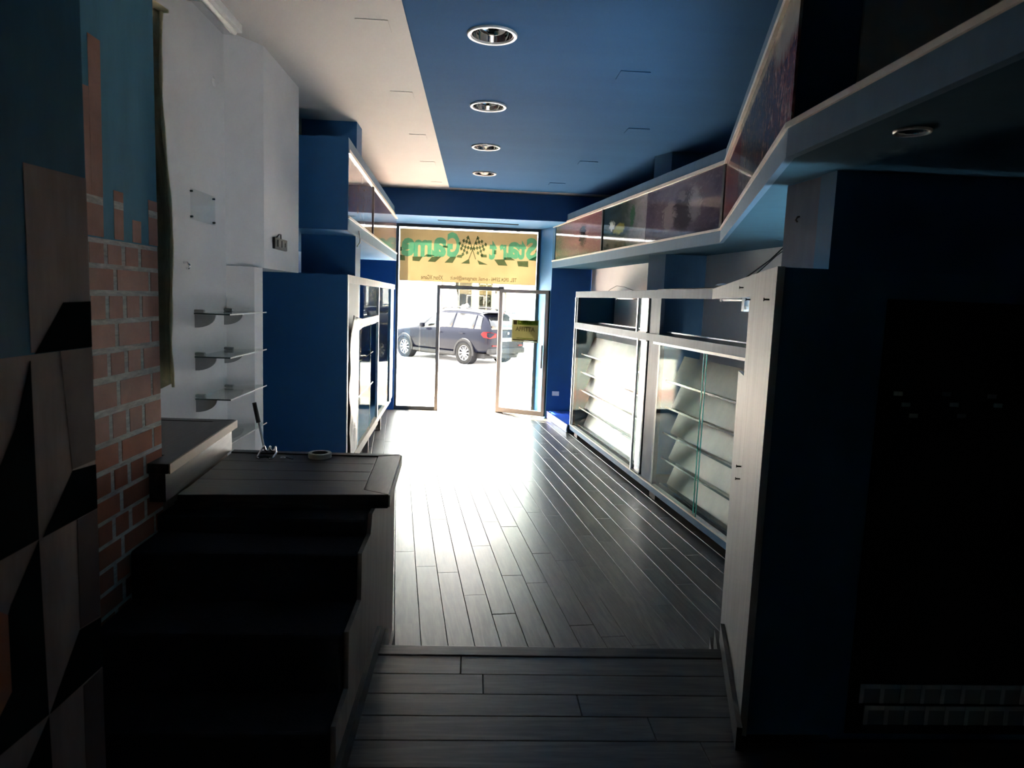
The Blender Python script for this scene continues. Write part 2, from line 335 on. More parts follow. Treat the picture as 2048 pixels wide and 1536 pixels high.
def thing(name, label, cat, loc=(0, 0, 0), group=None):
    o = link(name, None); o.location = loc; o.empty_display_size = 0.1; return tag(o, label, cat, group)
def struct(name, mb, mats, label=None, **k):
    o = obj(name, mb, mats, **k); o['kind'] = 'structure'
    if label: o['label'] = label
    return o
def B(): return MB()

CEIL = 3.54
# ------------------------------------------------------------------ shop floor: planks laid obliquely
PD = Vector((-0.1123, 0.9937, 0)).normalized(); PN = Vector((PD.y, -PD.x, 0))
PW = 0.150; PL = 1.21
floor = struct('floor', B().box(-2.6, 3.3, 3.43, 12.30, -0.06, -0.016), 'black_slot', 'dark oak plank floor of the lower shop')
plank_cache = {}
def plank_mesh(L, w, t=0.016, key='p', mat='floor_wood'):
    k = (round(L, 2), round(w, 3), key, mat)
    if k not in plank_cache:
        e = 0.0022; x0, x1, y0, y1 = 0.0009, L - 0.0009, 0.0009, w - 0.0009
        vs_ = [(x0, y0, -t), (x1, y0, -t), (x1, y1, -t), (x0, y1, -t), (x0, y0, -e), (x1, y0, -e), (x1, y1, -e), (x0, y1, -e),
               (x0 + e, y0 + e, 0), (x1 - e, y0 + e, 0), (x1 - e, y1 - e, 0), (x0 + e, y1 - e, 0)]
        fs_ = [(0, 1, 5, 4), (1, 2, 6, 5), (2, 3, 7, 6), (3, 0, 4, 7), (4, 5, 9, 8), (5, 6, 10, 9), (6, 7, 11, 10), (7, 4, 8, 11), (8, 9, 10, 11)]
        me = B().add(vs_, fs_).mesh('plank'); setmat(me, mat); plank_cache[k] = me
    return plank_cache[k]
org = Vector((-0.249, 3.714, 0))
ang = math.atan2(PD.y, PD.x)
for r in range(-9, 20):
    off = [0.0, 0.47, 0.83, 0.21, 0.66, 1.02, 0.38][(r * 3) % 7] + 0.05 * ((r * 5) % 3)
    base = org + PN * (r * PW)
    s0 = -0.9 - off
    for k in range(-1, 9):
        a = s0 + k * PL; b_ = a + PL
        p0 = base + PD * a; p1 = base + PD * b_
        # keep planks that lie on the shop floor between the step and the street door
        if p1.y < 3.5 or p0.y > 12.1: continue
        if p0.y < 3.44:
            a += (3.44 - p0.y) / PD.y; p0 = base + PD * a
        if p1.y > 12.28: b_ -= (p1.y - 12.28) / PD.y
        mid = base + PD * ((a + b_) / 2)
        xr = 2.15 + (10.28 - mid.y) * 0.12
        if mid.x < -1.85 or mid.x > xr or (mid.y < 3.9 and (mid.x < -0.45 or mid.x > 1.5)): continue
        L = round(b_ - a, 2)
        if L < 0.06: continue
        o = link('plank', plank_mesh(L, PW), floor)
        # local X runs along the plank, local Y across; the top face sits at z = 0
        o.location = base + PD * a - floor.location + Vector((0, 0, random.uniform(-0.0006, 0.0006)))
        o.rotation_euler = (random.uniform(-0.0012, 0.0012), 0, ang)

# ------------------------------------------------------------------ raised rear platform and the three risers down to the shop
PZ = 0.45
plat = struct('platform', B().prism([(-3.0, -4.0), (3.4, -4.0), (3.4, 2.86), (-3.0, 2.86)], 0.0, PZ - 0.016), 'black_slot', 'raised rear platform with dark oak planks')
yy = 2.80; row = 0
while yy > -0.3:
    w = 0.142; yy -= w
    x = -1.25 - [0.0, 0.52, 0.22, 0.78, 0.35][row % 5]
    cuts = {0: -0.02, 1: 0.07, 2: 0.43, 3: 0.67}.get(row)
    xs = [-0.405, cuts, 1.30] if cuts is not None and row < 6 else None
    if xs is None:
        xs = [-1.20]; x += 1.21
        while x < 2.2:
            if x > -1.0: xs.append(x)
            x += 1.21
        xs.append(2.25)
    for a, b_ in zip(xs[:-1], xs[1:]):
        o = link('plank', plank_mesh(b_ - a, w, mat='floor_wood'), plat); o.location = Vector((a, yy, PZ)) - plat.location
    row += 1
obj('nosing', B().box(-0.405, 1.20, 2.80, 2.885, PZ - 0.03, PZ + 0.004), 'counter_wood', plat, bevel=0.006)
for i, (z, y0, y1) in enumerate(((0.30, 2.86, 3.15), (0.15, 3.15, 3.43))):
    st = struct('step', B().box(-0.38, 1.30, y0, y1, 0, z), 'counter_wood', ['upper dark oak step below the platform edge', 'lower dark oak step onto the shop floor'][i])
# skirting that climbs with the steps, both sides of the passage
def edgeR(y): return 0.975 + 0.277 * (y - 2.27)
bl = B()
bl.box(-0.386, -0.368, 1.75, 2.89, PZ, PZ + 0.085); bl.box(-0.386, -0.368, 2.86, 3.17, 0.30, 0.385); bl.box(-0.386, -0.368, 3.13, 3.45, 0.15, 0.235); bl.box(-0.386, -0.368, 3.43, 3.47, 0.0, 0.085)
sb = struct('baseboard_left', bl, 'counter_wood_y', 'dark stained skirting on the counter side of the passage')
br = B()
for (y0, y1, z) in ((2.18, 2.955, PZ), (2.93, 3.20, 0.30), (3.18, 3.42, 0.15)):
    br.run((edgeR(y0) - 0.004, y0), (edgeR(y1) - 0.004, y1), z, z + 0.085, -0.018, 0.0)
struct('baseboard_right', br, 'counter_wood_y', 'dark stained skirting on the worn panel side of the passage')

# ------------------------------------------------------------------ ceiling
LIGHT_Y = (4.456, 6.037, 7.612, 9.179); LIGHT_X = 0.038; LIGHT_R = 0.152
struct('ceiling.002', B().box(-3.3, 3.7, -4.3, 12.40, CEIL + 0.10, CEIL + 0.22), 'dark_void', 'slab above the ceiling')
ceil = struct('ceiling', B().box(-3.2, -0.46, -4.2, 12.35, CEIL, CEIL + 0.10).box(-0.46, 3.6, 10.50, 12.35, CEIL, CEIL + 0.10), 'white_ceiling', 'white plaster ceiling')
hole = B(); zc = CEIL - 0.003
xl, xr_ = LIGHT_X - 0.25, LIGHT_X + 0.25
def quad(x0, x1, y0, y1): hole.add([(x0, y0, zc), (x1, y0, zc), (x1, y1, zc), (x0, y1, zc)], [(0, 1, 2, 3)])
quad(-0.46, xl, -4.2, 10.5); quad(xr_, 3.6, -4.2, 10.5)
yp = -4.2
for ly in LIGHT_Y:
    quad(xl, xr_, yp, ly - 0.25); yp = ly + 0.25
    seg = 48; inner = []; outer = []
    for k in range(seg):
        a = 2 * math.pi * k / seg; c, s_ = math.cos(a), math.sin(a); q = 0.25 / max(abs(c), abs(s_))
        inner.append((LIGHT_X + c * LIGHT_R * 0.93, ly + s_ * LIGHT_R * 0.93, zc)); outer.append((LIGHT_X + c * q, ly + s_ * q, zc))
    hole.add(inner + outer, [(k, (k + 1) % seg, seg + (k + 1) % seg, seg + k) for k in range(seg)])
quad(xl, xr_, yp, 10.5)
hole.box(-0.462, -0.458, -4.2, 10.5, zc, CEIL + 0.10); hole.box(-0.46, 3.6, 10.496, 10.5, zc, CEIL + 0.1)
bc = struct('ceiling.001', hole, 'blue_ceiling', 'blue painted ceiling panel')
for (x0, x1, y) in ((-0.765, -0.573, 4.335), (-0.737, -0.562, 5.765), (-0.728, -0.562, 7.21), (-0.733, -0.556, 8.60), (-0.70, -0.547, 10.05)):
    obj('patch', B().box(x0, x1, y, y + 0.19, CEIL - 0.004, CEIL - 0.0003), 'white_ceiling', ceil)
for (x0, x1, y) in ((0.93, 1.137, 4.974), (1.316, 1.512, 6.518), (1.105, 1.311, 8.106), (0.922, 1.132, 9.65)):
    obj('patch', B().box(x0, x1, y, y + 0.19, zc - 0.006, zc - 0.0003), 'blue_ceiling', bc)
def downlight(x, y, z, R, label, group, lip=0.014, depth=0.09):
    t = thing('downlight', label, 'ceiling light', (x, y, z), group)
    ri = R * 0.815
    ring = B().lathe([(R, -0.0005), (R, -lip * 0.6), (R * 0.97, -lip), (R * 0.87, -lip * 0.9), (R * 0.85, -lip * 0.3), (ri, -lip * 0.4), (ri, -0.0005)], 48, (x, y, z), close=True)
    obj('trim_ring', ring, 'white_plastic', t)
    cup = B().lathe([(ri, -0.002), (ri * 0.98, depth * 0.3), (ri * 0.92, depth * 0.62), (ri * 0.75, depth * 0.9), (0.001, depth)], 48, (x, y, z))
    obj('reflector', cup, 'reflector', t, smooth=True)
    return t
for i, y in enumerate(LIGHT_Y):
    nm = ('largest round downlight in the blue ceiling, nearest the camera', 'second round downlight from the camera in the blue ceiling',
          'third round downlight from the camera in the blue ceiling', 'smallest round downlight in the blue ceiling, nearest the shop window')[i]
    downlight(LIGHT_X, y, zc, LIGHT_R, nm, 'round downlights in the blue ceiling')

# ------------------------------------------------------------------ walls
TOP = CEIL + 0.10
wl = struct('wall_left', B().box(-1.74, -1.62, 2.72, 4.66, 0, TOP), 'white_wall', 'white plaster wall with glass shelves')
struct('wall_left_niche', B().box(-2.56, -2.44, 4.66, 12.3, 0, TOP), 'blue_wall', 'blue wall behind the left display cabinets')
struct('wall_left_pillar', B().prism([(-2.44, 4.70), (-1.62, 4.64), (-1.475, 4.75), (-1.475, 4.93), (-2.44, 4.92)], 0, 2.10), 'white_wall', 'white pillar below the boxed bulkhead')
struct('wall_left_bulkhead', B().prism([(-2.44, 4.64), (-1.62, 4.64), (-1.455, 4.90), (-1.455, 5.82), (-2.44, 5.82)], 2.10, TOP), 'white_wall', 'white boxed bulkhead hanging from the ceiling')
struct('wall_back', B().box(-3.1, 3.5, -4.2, -4.05, 0, TOP), 'rear_wall', 'rear wall behind the camera')
struct('wall_rear_left', B().box(-3.1, -2.95, -4.1, 1.0, 0, TOP).box(-3.1, -1.25, 0.9, 1.0, 0, TOP), 'rear_wall')
struct('wall_rear_right', B().box(3.3, 3.42, -4.1, 2.9, 0, TOP), 'rear_wall')
# right: white plaster wall behind the showcases, oblique
WR0, WR1 = (1.86, 11.55), (2.98, 3.07)
struct('wall_right', B().run(WR1, WR0, 0, 2.56, 0.0, 0.12), 'white_wall', 'white plaster wall behind the right showcase')
struct('wall_right_upper', B().run((3.02, 3.07), (1.90, 11.55), 2.56, TOP, 0.0, 0.12), 'blue_wall', 'blue wall above the picture boxes')
# blue pillar standing in the showcase run
struct('wall_right_pillar', B().prism([(1.968, 7.404), (1.851, 7.664), (2.35, 7.66), (2.42, 7.404)], 0, TOP), 'blue_board', 'blue pillar between the showcase and the wall')
# wall with the tile mural, front face towards the camera, and the recessed wall above it
wm = struct('wall_mural', B().prism([(0.993, 2.275), (3.35, 2.275), (3.35, 2.70), (1.115, 2.70)], 0.0, 2.09), 'navy', 'dark blue wall with a pixel tile mural')
struct('wall_right_recess', B().prism([(1.365, 2.705), (3.35, 2.705), (3.35, 3.07), (1.335, 3.07)], 2.09, 2.499).prism([(1.20, 2.80), (3.35, 2.80), (3.35, 3.07), (1.335, 3.07)], 2.50, TOP), ['navy'], 'recessed navy wall above the mural')
struct('wall_right_recess_face', B().prism([(1.3345, 3.068), (1.3645, 2.745), (1.3625, 2.7445), (1.3325, 3.0675)], 2.092, 2.486), 'grey_blue_board', 'side of the recessed wall with window light put into its tone')  # greyer skin over the navy wall stands for window light on this side
struct('wall_right_upper_grey', B().box(1.455, 3.35, 2.785, 2.799, 2.50, TOP), 'olive_dark', 'dull olive wall panel above the picture box')
# mural panel: black field, two courses of bevelled grey tiles, small floating blocks
mp_ = obj('mural_field', B().box(1.358, 3.0, 2.268, 2.2745, 0.46, 2.0), 'mural_black', wm)
def tile_mesh():
    b = B(); s = 0.0725
    b.box(0, s, -0.003, 0, 0, s * 0.98, 0)
    b.box(0, s, -0.0045, -0.003, s * 0.76, s * 0.98, 1); b.box(0, s * 0.2, -0.0045, -0.003, 0, s * 0.76, 1)
    me = b.mesh('tile'); setmat(me, ['mural_grey_dark', 'mural_grey']); return me
tm = tile_mesh()
for r, (z, xo) in enumerate(((0.578, 1.322), (0.497, 1.345))):
    for k in range(15):
        x = xo + k * 0.0742
        if x < 1.36: x = 1.36 if k == 0 else x
        if k == 0: continue
        o = link('tile', tm, wm); o.location = Vector((x, 2.2678, z)) - wm.location
for (px, pz) in ((1.407, 1.680), (1.438, 1.643), (1.468, 1.606), (1.575, 1.683), (1.606, 1.648), (1.636, 1.610), (1.735, 1.680), (1.76, 1.650)):
    obj('block', B().box(px, px + 0.03, 2.2645, 2.268, pz, pz + 0.014), 'mural_grey_dark', wm)

# ------------------------------------------------------------------ near-left wall block with painted shapes (facing the passage)
wn = struct('wall_left_near', B().box(-1.24, -0.90, -0.5, 1.685, PZ, TOP), 'mural_blue_deep', 'near wall end painted with dark angular shapes')
def patch_x(parent, xface, yz, mat, name='painted_shape', t=0.0012):
    pts = [(xface, y, z) for (y, z) in yz]
    return obj(name, B().slab(pts, (1, 0, 0), t), mat, parent)
X1 = -0.90
patch_x(wn, X1, [(1.462, 2.181), (1.6845, 2.187), (1.6845, 1.806), (1.462, 1.806)], 'mural_umber')
patch_x(wn, X1, [(0.9, 1.802), (1.6845, 1.802), (1.6845, 0.46), (0.9, 0.46)], 'mural_umber', t=0.001)
patch_x(wn, X1 + 0.0014, [(1.578, 1.907), (1.6845, 1.909), (1.6845, 1.803), (1.472, 1.803)], 'mural_black')
patch_x(wn, X1 + 0.0014, [(1.300, 1.60), (1.354, 1.60), (1.401, 1.661), (1.456, 1.79), (1.458, 1.416), (1.30, 1.416)], 'mural_black')
patch_x(wn, X1 + 0.0014, [(1.589, 1.530), (1.6845, 1.522), (1.6845, 1.414), (1.472, 1.415)], 'mural_black')
patch_x(wn, X1 + 0.0014, [(1.458, 1.414), (1.362, 1.314), (1.340, 1.273), (1.30, 1.20), (1.30, 1.034), (1.466, 1.02)], 'mural_black')
patch_x(wn, X1 + 0.0014, [(1.594, 1.150), (1.6845, 1.138), (1.6845, 1.011), (1.470, 1.019)], 'mural_black')
patch_x(wn, X1 + 0.0014, [(1.466, 1.016), (1.388, 0.951), (1.30, 0.85), (1.30, 0.46), (1.478, 0.62)], 'mural_black')
patch_x(wn, X1 + 0.0010, [(1.560, 1.802), (1.6845, 1.802), (1.6845, 1.533), (1.588, 1.533)], 'mural_umber_dark')
patch_x(wn, X1 + 0.0010, [(1.600, 1.412), (1.6845, 1.412), (1.6845, 1.142), (1.596, 1.152)], 'mural_umber_dark')
patch_x(wn, X1 + 0.0010, [(1.600, 1.008), (1.6845, 1.008), (1.6845, 0.70), (1.600, 0.74)], 'mural_umber_dark')
patch_x(wn, X1 + 0.0016, [(1.300, 1.34), (1.352, 1.30), (1.352, 1.14), (1.30, 1.10)], 'mural_brick_red')

# ------------------------------------------------------------------ brick mural wall
wb = struct('wall_left_brick', B().box(-1.62, -1.20, 1.0, 2.72, 0, TOP), 'mural_mortar', 'wall painted with red bricks below a blue sky')
XB = -1.20
patch_x(wb, XB, [(1.69, 2.094), (2.7195, 2.094), (2.7195, 3.50), (1.69, 3.50)], 'mural_blue', 'painted_sky', 0.0010)
for yz in ([(2.275, 2.098), (2.338, 2.098), (2.350, 2.700), (2.279, 2.700)], [(2.10, 2.098), (2.275, 2.098), (2.275, 2.543), (2.10, 2.53)],
           [(2.406, 2.098), (2.466, 2.098), (2.470, 2.256), (2.408, 2.256)], [(2.528, 2.098), (2.590, 2.098), (2.592, 2.174), (2.530, 2.174)], [(2.650, 2.098), (2.7195, 2.098), (2.7195, 2.258), (2.650, 2.258)]):
    patch_x(wb, XB + 0.0010, yz, 'mural_brick', 'painted_turret', 0.0012)
for (a, b_) in ((2.10, 2.338), (2.407, 2.468), (2.650, 2.7195)):
    patch_x(wb, XB + 0.0022, [(a, 2.197), (b_, 2.197), (b_, 2.222), (a, 2.222)], 'mural_mortar', 'mortar_line', 0.0006)
rows = [(2.078, 2.015), (1.999, 1.931), (1.912, 1.838), (1.820, 1.745), (1.724, 1.651), (1.627, 1.545), (1.521, 1.440), (1.420, 1.349), (1.330, 1.262), (1.245, 1.180), (1.165, 1.10), (1.085, 1.02), (1.005, 0.94), (0.925, 0.86), (0.845, 0.78), (0.765, 0.70), (0.685, 0.62), (0.605, 0.54)]
jA = [(2.00, 2.11), (2.13, 2.228), (2.250, 2.338), (2.360, 2.450), (2.475, 2.567), (2.588, 2.7185)]
jB = [(1.95, 2.14), (2.165, 2.393), (2.416, 2.640), (2.655, 2.7185)]
for i, (zt, zb_) in enumerate(rows):
    for (a, b_) in (jA if i % 2 == 0 else jB):
        e = 0.002
        patch_x(wb, XB, [(a + e, zb_), (b_ - e, zb_), (b_ - e, zt), (a + e, zt)], 'mural_brick' if i < 7 else 'mural_brick_red', 'brick', 0.0016)

# ------------------------------------------------------------------ street front: beam, window wall, reveal
struct('wall_front_beam', B().box(-2.5, 2.3, 10.74, 12.10, 3.155, CEIL - 0.004), ['blue_wall'], 'blue dropped beam over the shop window')
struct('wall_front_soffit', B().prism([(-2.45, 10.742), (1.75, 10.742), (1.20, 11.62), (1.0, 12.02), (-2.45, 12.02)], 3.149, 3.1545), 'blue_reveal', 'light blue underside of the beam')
obj('vent_slot', B().prism([(-0.66, 11.22), (0.62, 11.36), (0.62, 11.50), (-0.66, 11.32)], 3.1465, 3.1492), 'black_slot', bpy.data.objects['wall_front_soffit'])
struct('wall_front_left', B().box(-2.56, -1.385, 11.98, 12.22, 0, 3.16), 'blue_wall', 'blue wall left of the shop window')
struct('wall_front_right', B().prism([(1.03, 12.06), (1.205, 11.56), (1.86, 11.56), (2.3, 12.22), (1.03, 12.22)], 0, 3.15), 'blue_wall', 'blue wall right of the shop window')
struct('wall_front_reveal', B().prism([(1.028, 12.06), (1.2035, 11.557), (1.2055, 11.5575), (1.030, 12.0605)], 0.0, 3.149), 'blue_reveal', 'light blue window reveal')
struct('wall_front_outside', B().box(-8, -1.385, 12.22, 12.34, -0.1, 3.8).box(1.03, 8, 12.22, 12.34, -0.1, 3.8).box(-8, 8, 12.075, 12.12, 3.11, 3.8), 'stucco_out', 'outer face of the shop front')
YF = 12.05
win = struct('window_1', B().box(-1.385, -1.345, YF - 0.03, YF + 0.03, 0, 3.15).box(0.99, 1.03, YF - 0.03, YF + 0.03, 0, 3.15).box(-1.345, 0.99, YF - 0.03, YF + 0.03, 3.10, 3.15)
             .box(-1.345, -0.69, YF - 0.03, YF + 0.03, 0.0, 0.065).box(0.42, 0.99, YF - 0.03, YF + 0.03, 0.0, 0.065), 'dark_frame', 'dark metal frame of the shop window')
obj('jamb', B().box(-0.69, -0.635, YF - 0.035, YF + 0.035, 0, 2.155), 'bronze_frame', win)
obj('jamb', B().box(0.365, 0.42, YF - 0.035, YF + 0.035, 0, 2.155), 'bronze_frame', win)
obj('head', B().box(-0.635, 0.365, YF - 0.035, YF + 0.035, 2.09, 2.155), 'bronze_frame', win)
obj('pane', B().box(-1.345, -0.69, YF - 0.004, YF + 0.004, 0.065, 2.20), 'pane_glass', win)
obj('pane', B().box(0.42, 0.99, YF - 0.004, YF + 0.004, 0.065, 2.20), 'pane_glass', win)
obj('pane', B().box(-0.69, 0.42, YF - 0.004, YF + 0.004, 2.155, 2.20), 'pane_glass', win)
# loose cable under the window head
tag(obj('cable', B().tube([(0.22, YF - 0.05, 3.10), (0.35, YF - 0.06, 3.085), (0.47, YF - 0.06, 3.075), (0.60, YF - 0.06, 3.085), (0.68, YF - 0.05, 3.10)], 0.006), 'black_plastic', smooth=True), 'thin black cable sagging below the head of the shop window', 'cable')

# ------------------------------------------------------------------ the shop sign seen from behind
sg = thing('shop_sign', 'yellow shop sign with teal lettering seen mirrored in the window', 'sign', (-0.15, YF, 2.2))
obj('panel', B().box(-1.335, 0.985, YF + 0.012, YF + 0.018, 2.205, 3.075), 'sign_vinyl', sg)
ZS = YF + 0.0105
def flat(name, pts, mat, parent=sg, y=ZS, t=0.001):
    return obj(name, B().slab([(x, y, z) for x, z in pts], (0, -1, 0), t), mat, parent)
CH = [[(-1.332, 2.634), (-1.249, 2.624), (-1.242, 2.541), (-1.331, 2.542)], [(-1.119, 2.611), (-0.947, 2.618), (-1.001, 2.537), (-1.117, 2.542)], [(-0.789, 2.624), (-0.631, 2.631), (-0.735, 2.534), (-0.861, 2.538)],
      [(-0.481, 2.632), (-0.379, 2.641), (-0.441, 2.532), (-0.577, 2.531)], [(-0.163, 2.613), (-0.151, 2.53), (-0.301, 2.529)], [(-0.025, 2.596), (0.158, 2.525), (0.008, 2.523)],
      [(0.261, 2.616), (0.429, 2.627), (0.491, 2.521), (0.335, 2.523)], [(0.428, 2.658), (0.543, 2.663), (0.615, 2.618), (0.429, 2.614)], [(0.651, 2.606), (0.842, 2.614), (0.846, 2.513), (0.673, 2.519)],
      [(0.841, 2.631), (0.983, 2.621), (0.983, 2.708)], [(0.029, 2.694), (0.13, 2.694), (0.136, 2.646), (0.039, 2.646)], [(0.256, 2.773), (0.295, 2.774), (0.293, 2.705), (0.249, 2.707)],
      [(-1.333, 2.76), (-1.30, 2.765), (-1.30, 2.70), (-1.333, 2.695)], [(0.985, 2.86), (0.955, 2.77), (0.985, 2.76)], [(-0.62, 2.815), (-0.53, 2.815), (-0.53, 2.775), (-0.60, 2.785)], [(-0.36, 2.665), (-0.27, 2.68), (-0.29, 2.62), (-0.38, 2.63)], [(-0.88, 2.66), (-0.74, 2.645), (-0.80, 2.622), (-0.93, 2.62)]]
for p in CH: flat('check', p, 'sign_green')
# crossed chequered flags
def flag(sx, cx):
    flat('flag_pole', [(cx + sx * 0.075, 2.998), (cx + sx * 0.090, 2.998), (cx - sx * 0.052, 2.605), (cx - sx * 0.062, 2.612)], 'sign_green', t=0.0012)
    o = Vector((cx + sx * 0.078, 2.995)); du = Vector((sx * 0.165 / 5, -0.125 / 5)); dv = Vector((-sx * 0.075 / 5, -0.23 / 5))
    cells = B()
    for i in range(5):
        for j in range(5):
            wob = 0.012 * math.sin(i * 1.6 + j * 0.5)
            q = [o + du * (i + a) + dv * (j + c) + Vector((0, wob)) for a, c in ((0, 0), (1, 0), (1, 1), (0, 1))]
            if (i + j) % 2 == 0: cells.slab([(v_.x, ZS, v_.y) for v_ in q], (0, -1, 0), 0.0011)
    obj('flag_checks', cells, 'sign_green', sg)['kind'] = 'stuff'
flag(1, -0.110); flag(-1, -0.110)
def text_mesh(txt, size=1.0, offset=0.0, extr=0.0006, bold_shear=0.0):
    cu = bpy.data.curves.new('text', 'FONT'); cu.body = txt; cu.size = size; cu.offset = offset; cu.extrude = extr; cu.resolution_u = 3; cu.shear = bold_shear
    o = bpy.data.objects.new('text', cu); COL.objects.link(o); dg = bpy.context.evaluated_depsgraph_get(); dg.update()
    me = bpy.data.meshes.new_from_object(o.evaluated_get(dg)); bpy.data.objects.remove(o); bpy.data.curves.remove(cu); return me
def text_fit(name, txt, mat, parent, org_, ex, ez, w, h, mirror=False, offset=0.0, y_off=(0, -0.002, 0), extr=0.0006):
    """text stretched to a w x h box; org_ = lower corner where reading starts; ex = reading direction; ez = up"""
    me = text_mesh(txt, 1.0, offset, 0.0)
    xs = [v.co.x for v in me.vertices]; ys = [v.co.y for v in me.vertices]
    x0, x1, y0, y1 = min(xs), max(xs), min(ys), max(ys); ex = Vector(ex); ez = Vector(ez); org_ = Vector(org_) + Vector(y_off)
    for v_ in me.vertices:
        v_.co = org_ + ex * ((v_.co.x - x0) / (x1 - x0) * w) + ez * ((v_.co.y - y0) / (y1 - y0) * h)
    me.name = name; return obj(name, me, mat, parent)
EXM = (-1, 0, 0); UP = (0, 0, 1)
# each letter a part of its own, pale outline behind teal letter
letters = [('S', 0.985, 0.190, 2.632, 0.372), ('t', 0.800, 0.130, 2.632, 0.325), ('a', 0.690, 0.225, 2.640, 0.285), ('r', 0.462, 0.120, 2.625, 0.250), ('t', 0.300, 0.130, 2.610, 0.325),
           ('G', -0.325, 0.215, 2.618, 0.425), ('a', -0.555, 0.240, 2.620, 0.330), ('m', -0.800, 0.300, 2.612, 0.285), ('e', -1.075, 0.235, 2.610, 0.310)]
for ch, xs_, w, z, h in letters:
    text_fit('letter', ch, 'sign_teal', sg, (xs_, ZS, z), EXM, UP, w, h, offset=0.042, y_off=(0, -0.0024, 0))
text_fit('contact_line', 'TEL. 0924 25946 - e-mail. startgame@live.it', 'sign_ink', sg, (0.655, ZS, 2.232), EXM, UP, 1.125, 0.088, y_off=(0, -0.0016, 0), offset=0.012)['kind'] = 'stuff'
text_fit('second_contact_line', 'XStart XGame', 'sign_ink', sg, (-0.597, ZS, 2.240), EXM, UP, 0.37, 0.075, y_off=(0, -0.0016, 0), offset=0.012)['kind'] = 'stuff'

# ------------------------------------------------------------------ glazed street door, swung open into the shop
H0 = Vector((0.385, 12.005, 0)); H1 = Vector((1.185, 11.585, 0)); dd = (H1 - H0).normalized(); DL = 0.895; nd = Vector((dd.y, -dd.x, 0))
def dpt(s, z, o=0.0): return H0 + dd * s + nd * o + Vector((0, 0, z))
def dbox(s0, s1, z0, z1, o0=-0.02, o1=0.02):
    b = B(); b.run(tuple(dpt(s0, 0)[:2]), tuple(dpt(s1, 0)[:2]), z0, z1, o0, o1); return b
dr = thing('glass_door', 'bronze framed glass street door standing open to the right', 'door', tuple(H0)); dr['kind'] = 'structure'; dr.name = 'door_1'
del dr['category']
obj('stile', dbox(0, 0.055, 0.02, 2.125), 'bronze_frame', dr); obj('stile', dbox(DL - 0.055, DL, 0.02, 2.125), 'bronze_frame', dr)
obj('rail', dbox(0.055, DL - 0.055, 0.02, 0.10), 'bronze_frame', dr); obj('rail', dbox(0.055, DL - 0.055, 2.065, 2.125), 'bronze_frame', dr)
obj('pane', dbox(0.055, DL - 0.055, 0.10, 2.065, -0.003, 0.003), 'pane_glass', dr)
obj('handle', dbox(DL - 0.085, DL - 0.058, 0.83, 1.22, 0.02, 0.055), 'bronze_frame', dr, bevel=0.006)
obj('hinge_bracket', dbox(-0.02, 0.075, 2.125, 2.165, -0.02, 0.03), 'dark_frame', dr)
nt = thing('rental_notice', 'yellow rental notice with bold dark lettering taped on the glass door', 'notice', tuple(dpt(0.26, 1.27, 0.004)))
def dflat(name, s0, s1, z0, z1, o, mat, t=0.0006):
    pts = [dpt(s0, z0, o), dpt(s1, z0, o), dpt(s1, z1, o), dpt(s0, z1, o)]; return obj(name, B().slab(pts, tuple(nd), t), mat, nt)
mg = obj('margin', B().slab([dpt(0.245, 1.25, .0046), dpt(0.261, 1.25, .0046), dpt(0.261, 1.632, .0046), dpt(0.245, 1.632, .0046)], tuple(nd), .0006).slab([dpt(0.261, 1.25, .0046), dpt(0.735, 1.25, .0046), dpt(0.735, 1.271, .0046), dpt(0.261, 1.271, .0046)], tuple(nd), .0006).slab([dpt(0.723, 1.272, .0046), dpt(0.735, 1.272, .0046), dpt(0.735, 1.632, .0046), dpt(0.723, 1.632, .0046)], tuple(nd), .0006), 'notice_margin', nt); dflat('sheet', 0.262, 0.722, 1.272, 1.620, 0.0046, 'notice_paper')
dflat('header_band', 0.345, 0.720, 1.540, 1.618, 0.0056, 'notice_green'); dflat('logo', 0.268, 0.336, 1.540, 1.612, 0.0056, 'notice_ink'); dflat('footer_band', 0.263, 0.721, 1.273, 1.292, 0.0056, 'notice_ink')
text_fit('heading', 'BCM IMMOBILIARE', 'notice_ink', nt, dpt(0.352, 1.552), tuple(dd), UP, 0.36, 0.052, y_off=tuple(nd * 0.007), offset=0.0)
text_fit('rent_word', 'AFFITTA', 'notice_ink', nt, dpt(0.312, 1.432), tuple(dd), UP, 0.355, 0.075, y_off=tuple(nd * 0.006), offset=0.03)
dflat('small_print', 0.335, 0.64, 1.306, 1.318, 0.0056, 'notice_green')

# ------------------------------------------------------------------ overhead picture boxes, right side (three facets)
ZB, ZT = 2.49, 3.26
P0, P1, P2, P3 = (1.197, 11.55), (2.012, 5.88), (1.083, 2.53), (1.10, -0.30)
ob = thing('picture_box', 'long blue overhead box with glossy pictures bending along the right wall', 'overhead cabinet', (1.6, 6.0, ZB))
def facet(A, Bp, parent, top=True, mat='blue_board'):
    obj('lower_board', B().run(A, Bp, ZB, 2.592, -0.03, 0.0), mat, parent); obj('lower_rail', B().run(A, Bp, 2.592, 2.612, -0.03, 0.010), 'pale_rail', parent)
    if top:
        obj('upper_board', B().run(A, Bp, 3.165, ZT, -0.03, 0.0), mat, parent); obj('upper_rail', B().run(A, Bp, 3.135, 3.165, -0.03, 0.010), 'pale_rail', parent)
def lerp2(A, Bp, t): return (A[0] + (Bp[0] - A[0]) * t, A[1] + (Bp[1] - A[1]) * t)
def at_y(A, Bp, y): return lerp2(A, Bp, (y - A[1]) / (Bp[1] - A[1]))
facet(P0, P1, ob); facet(P1, P2, ob); facet(P2, P3, ob, top=False)
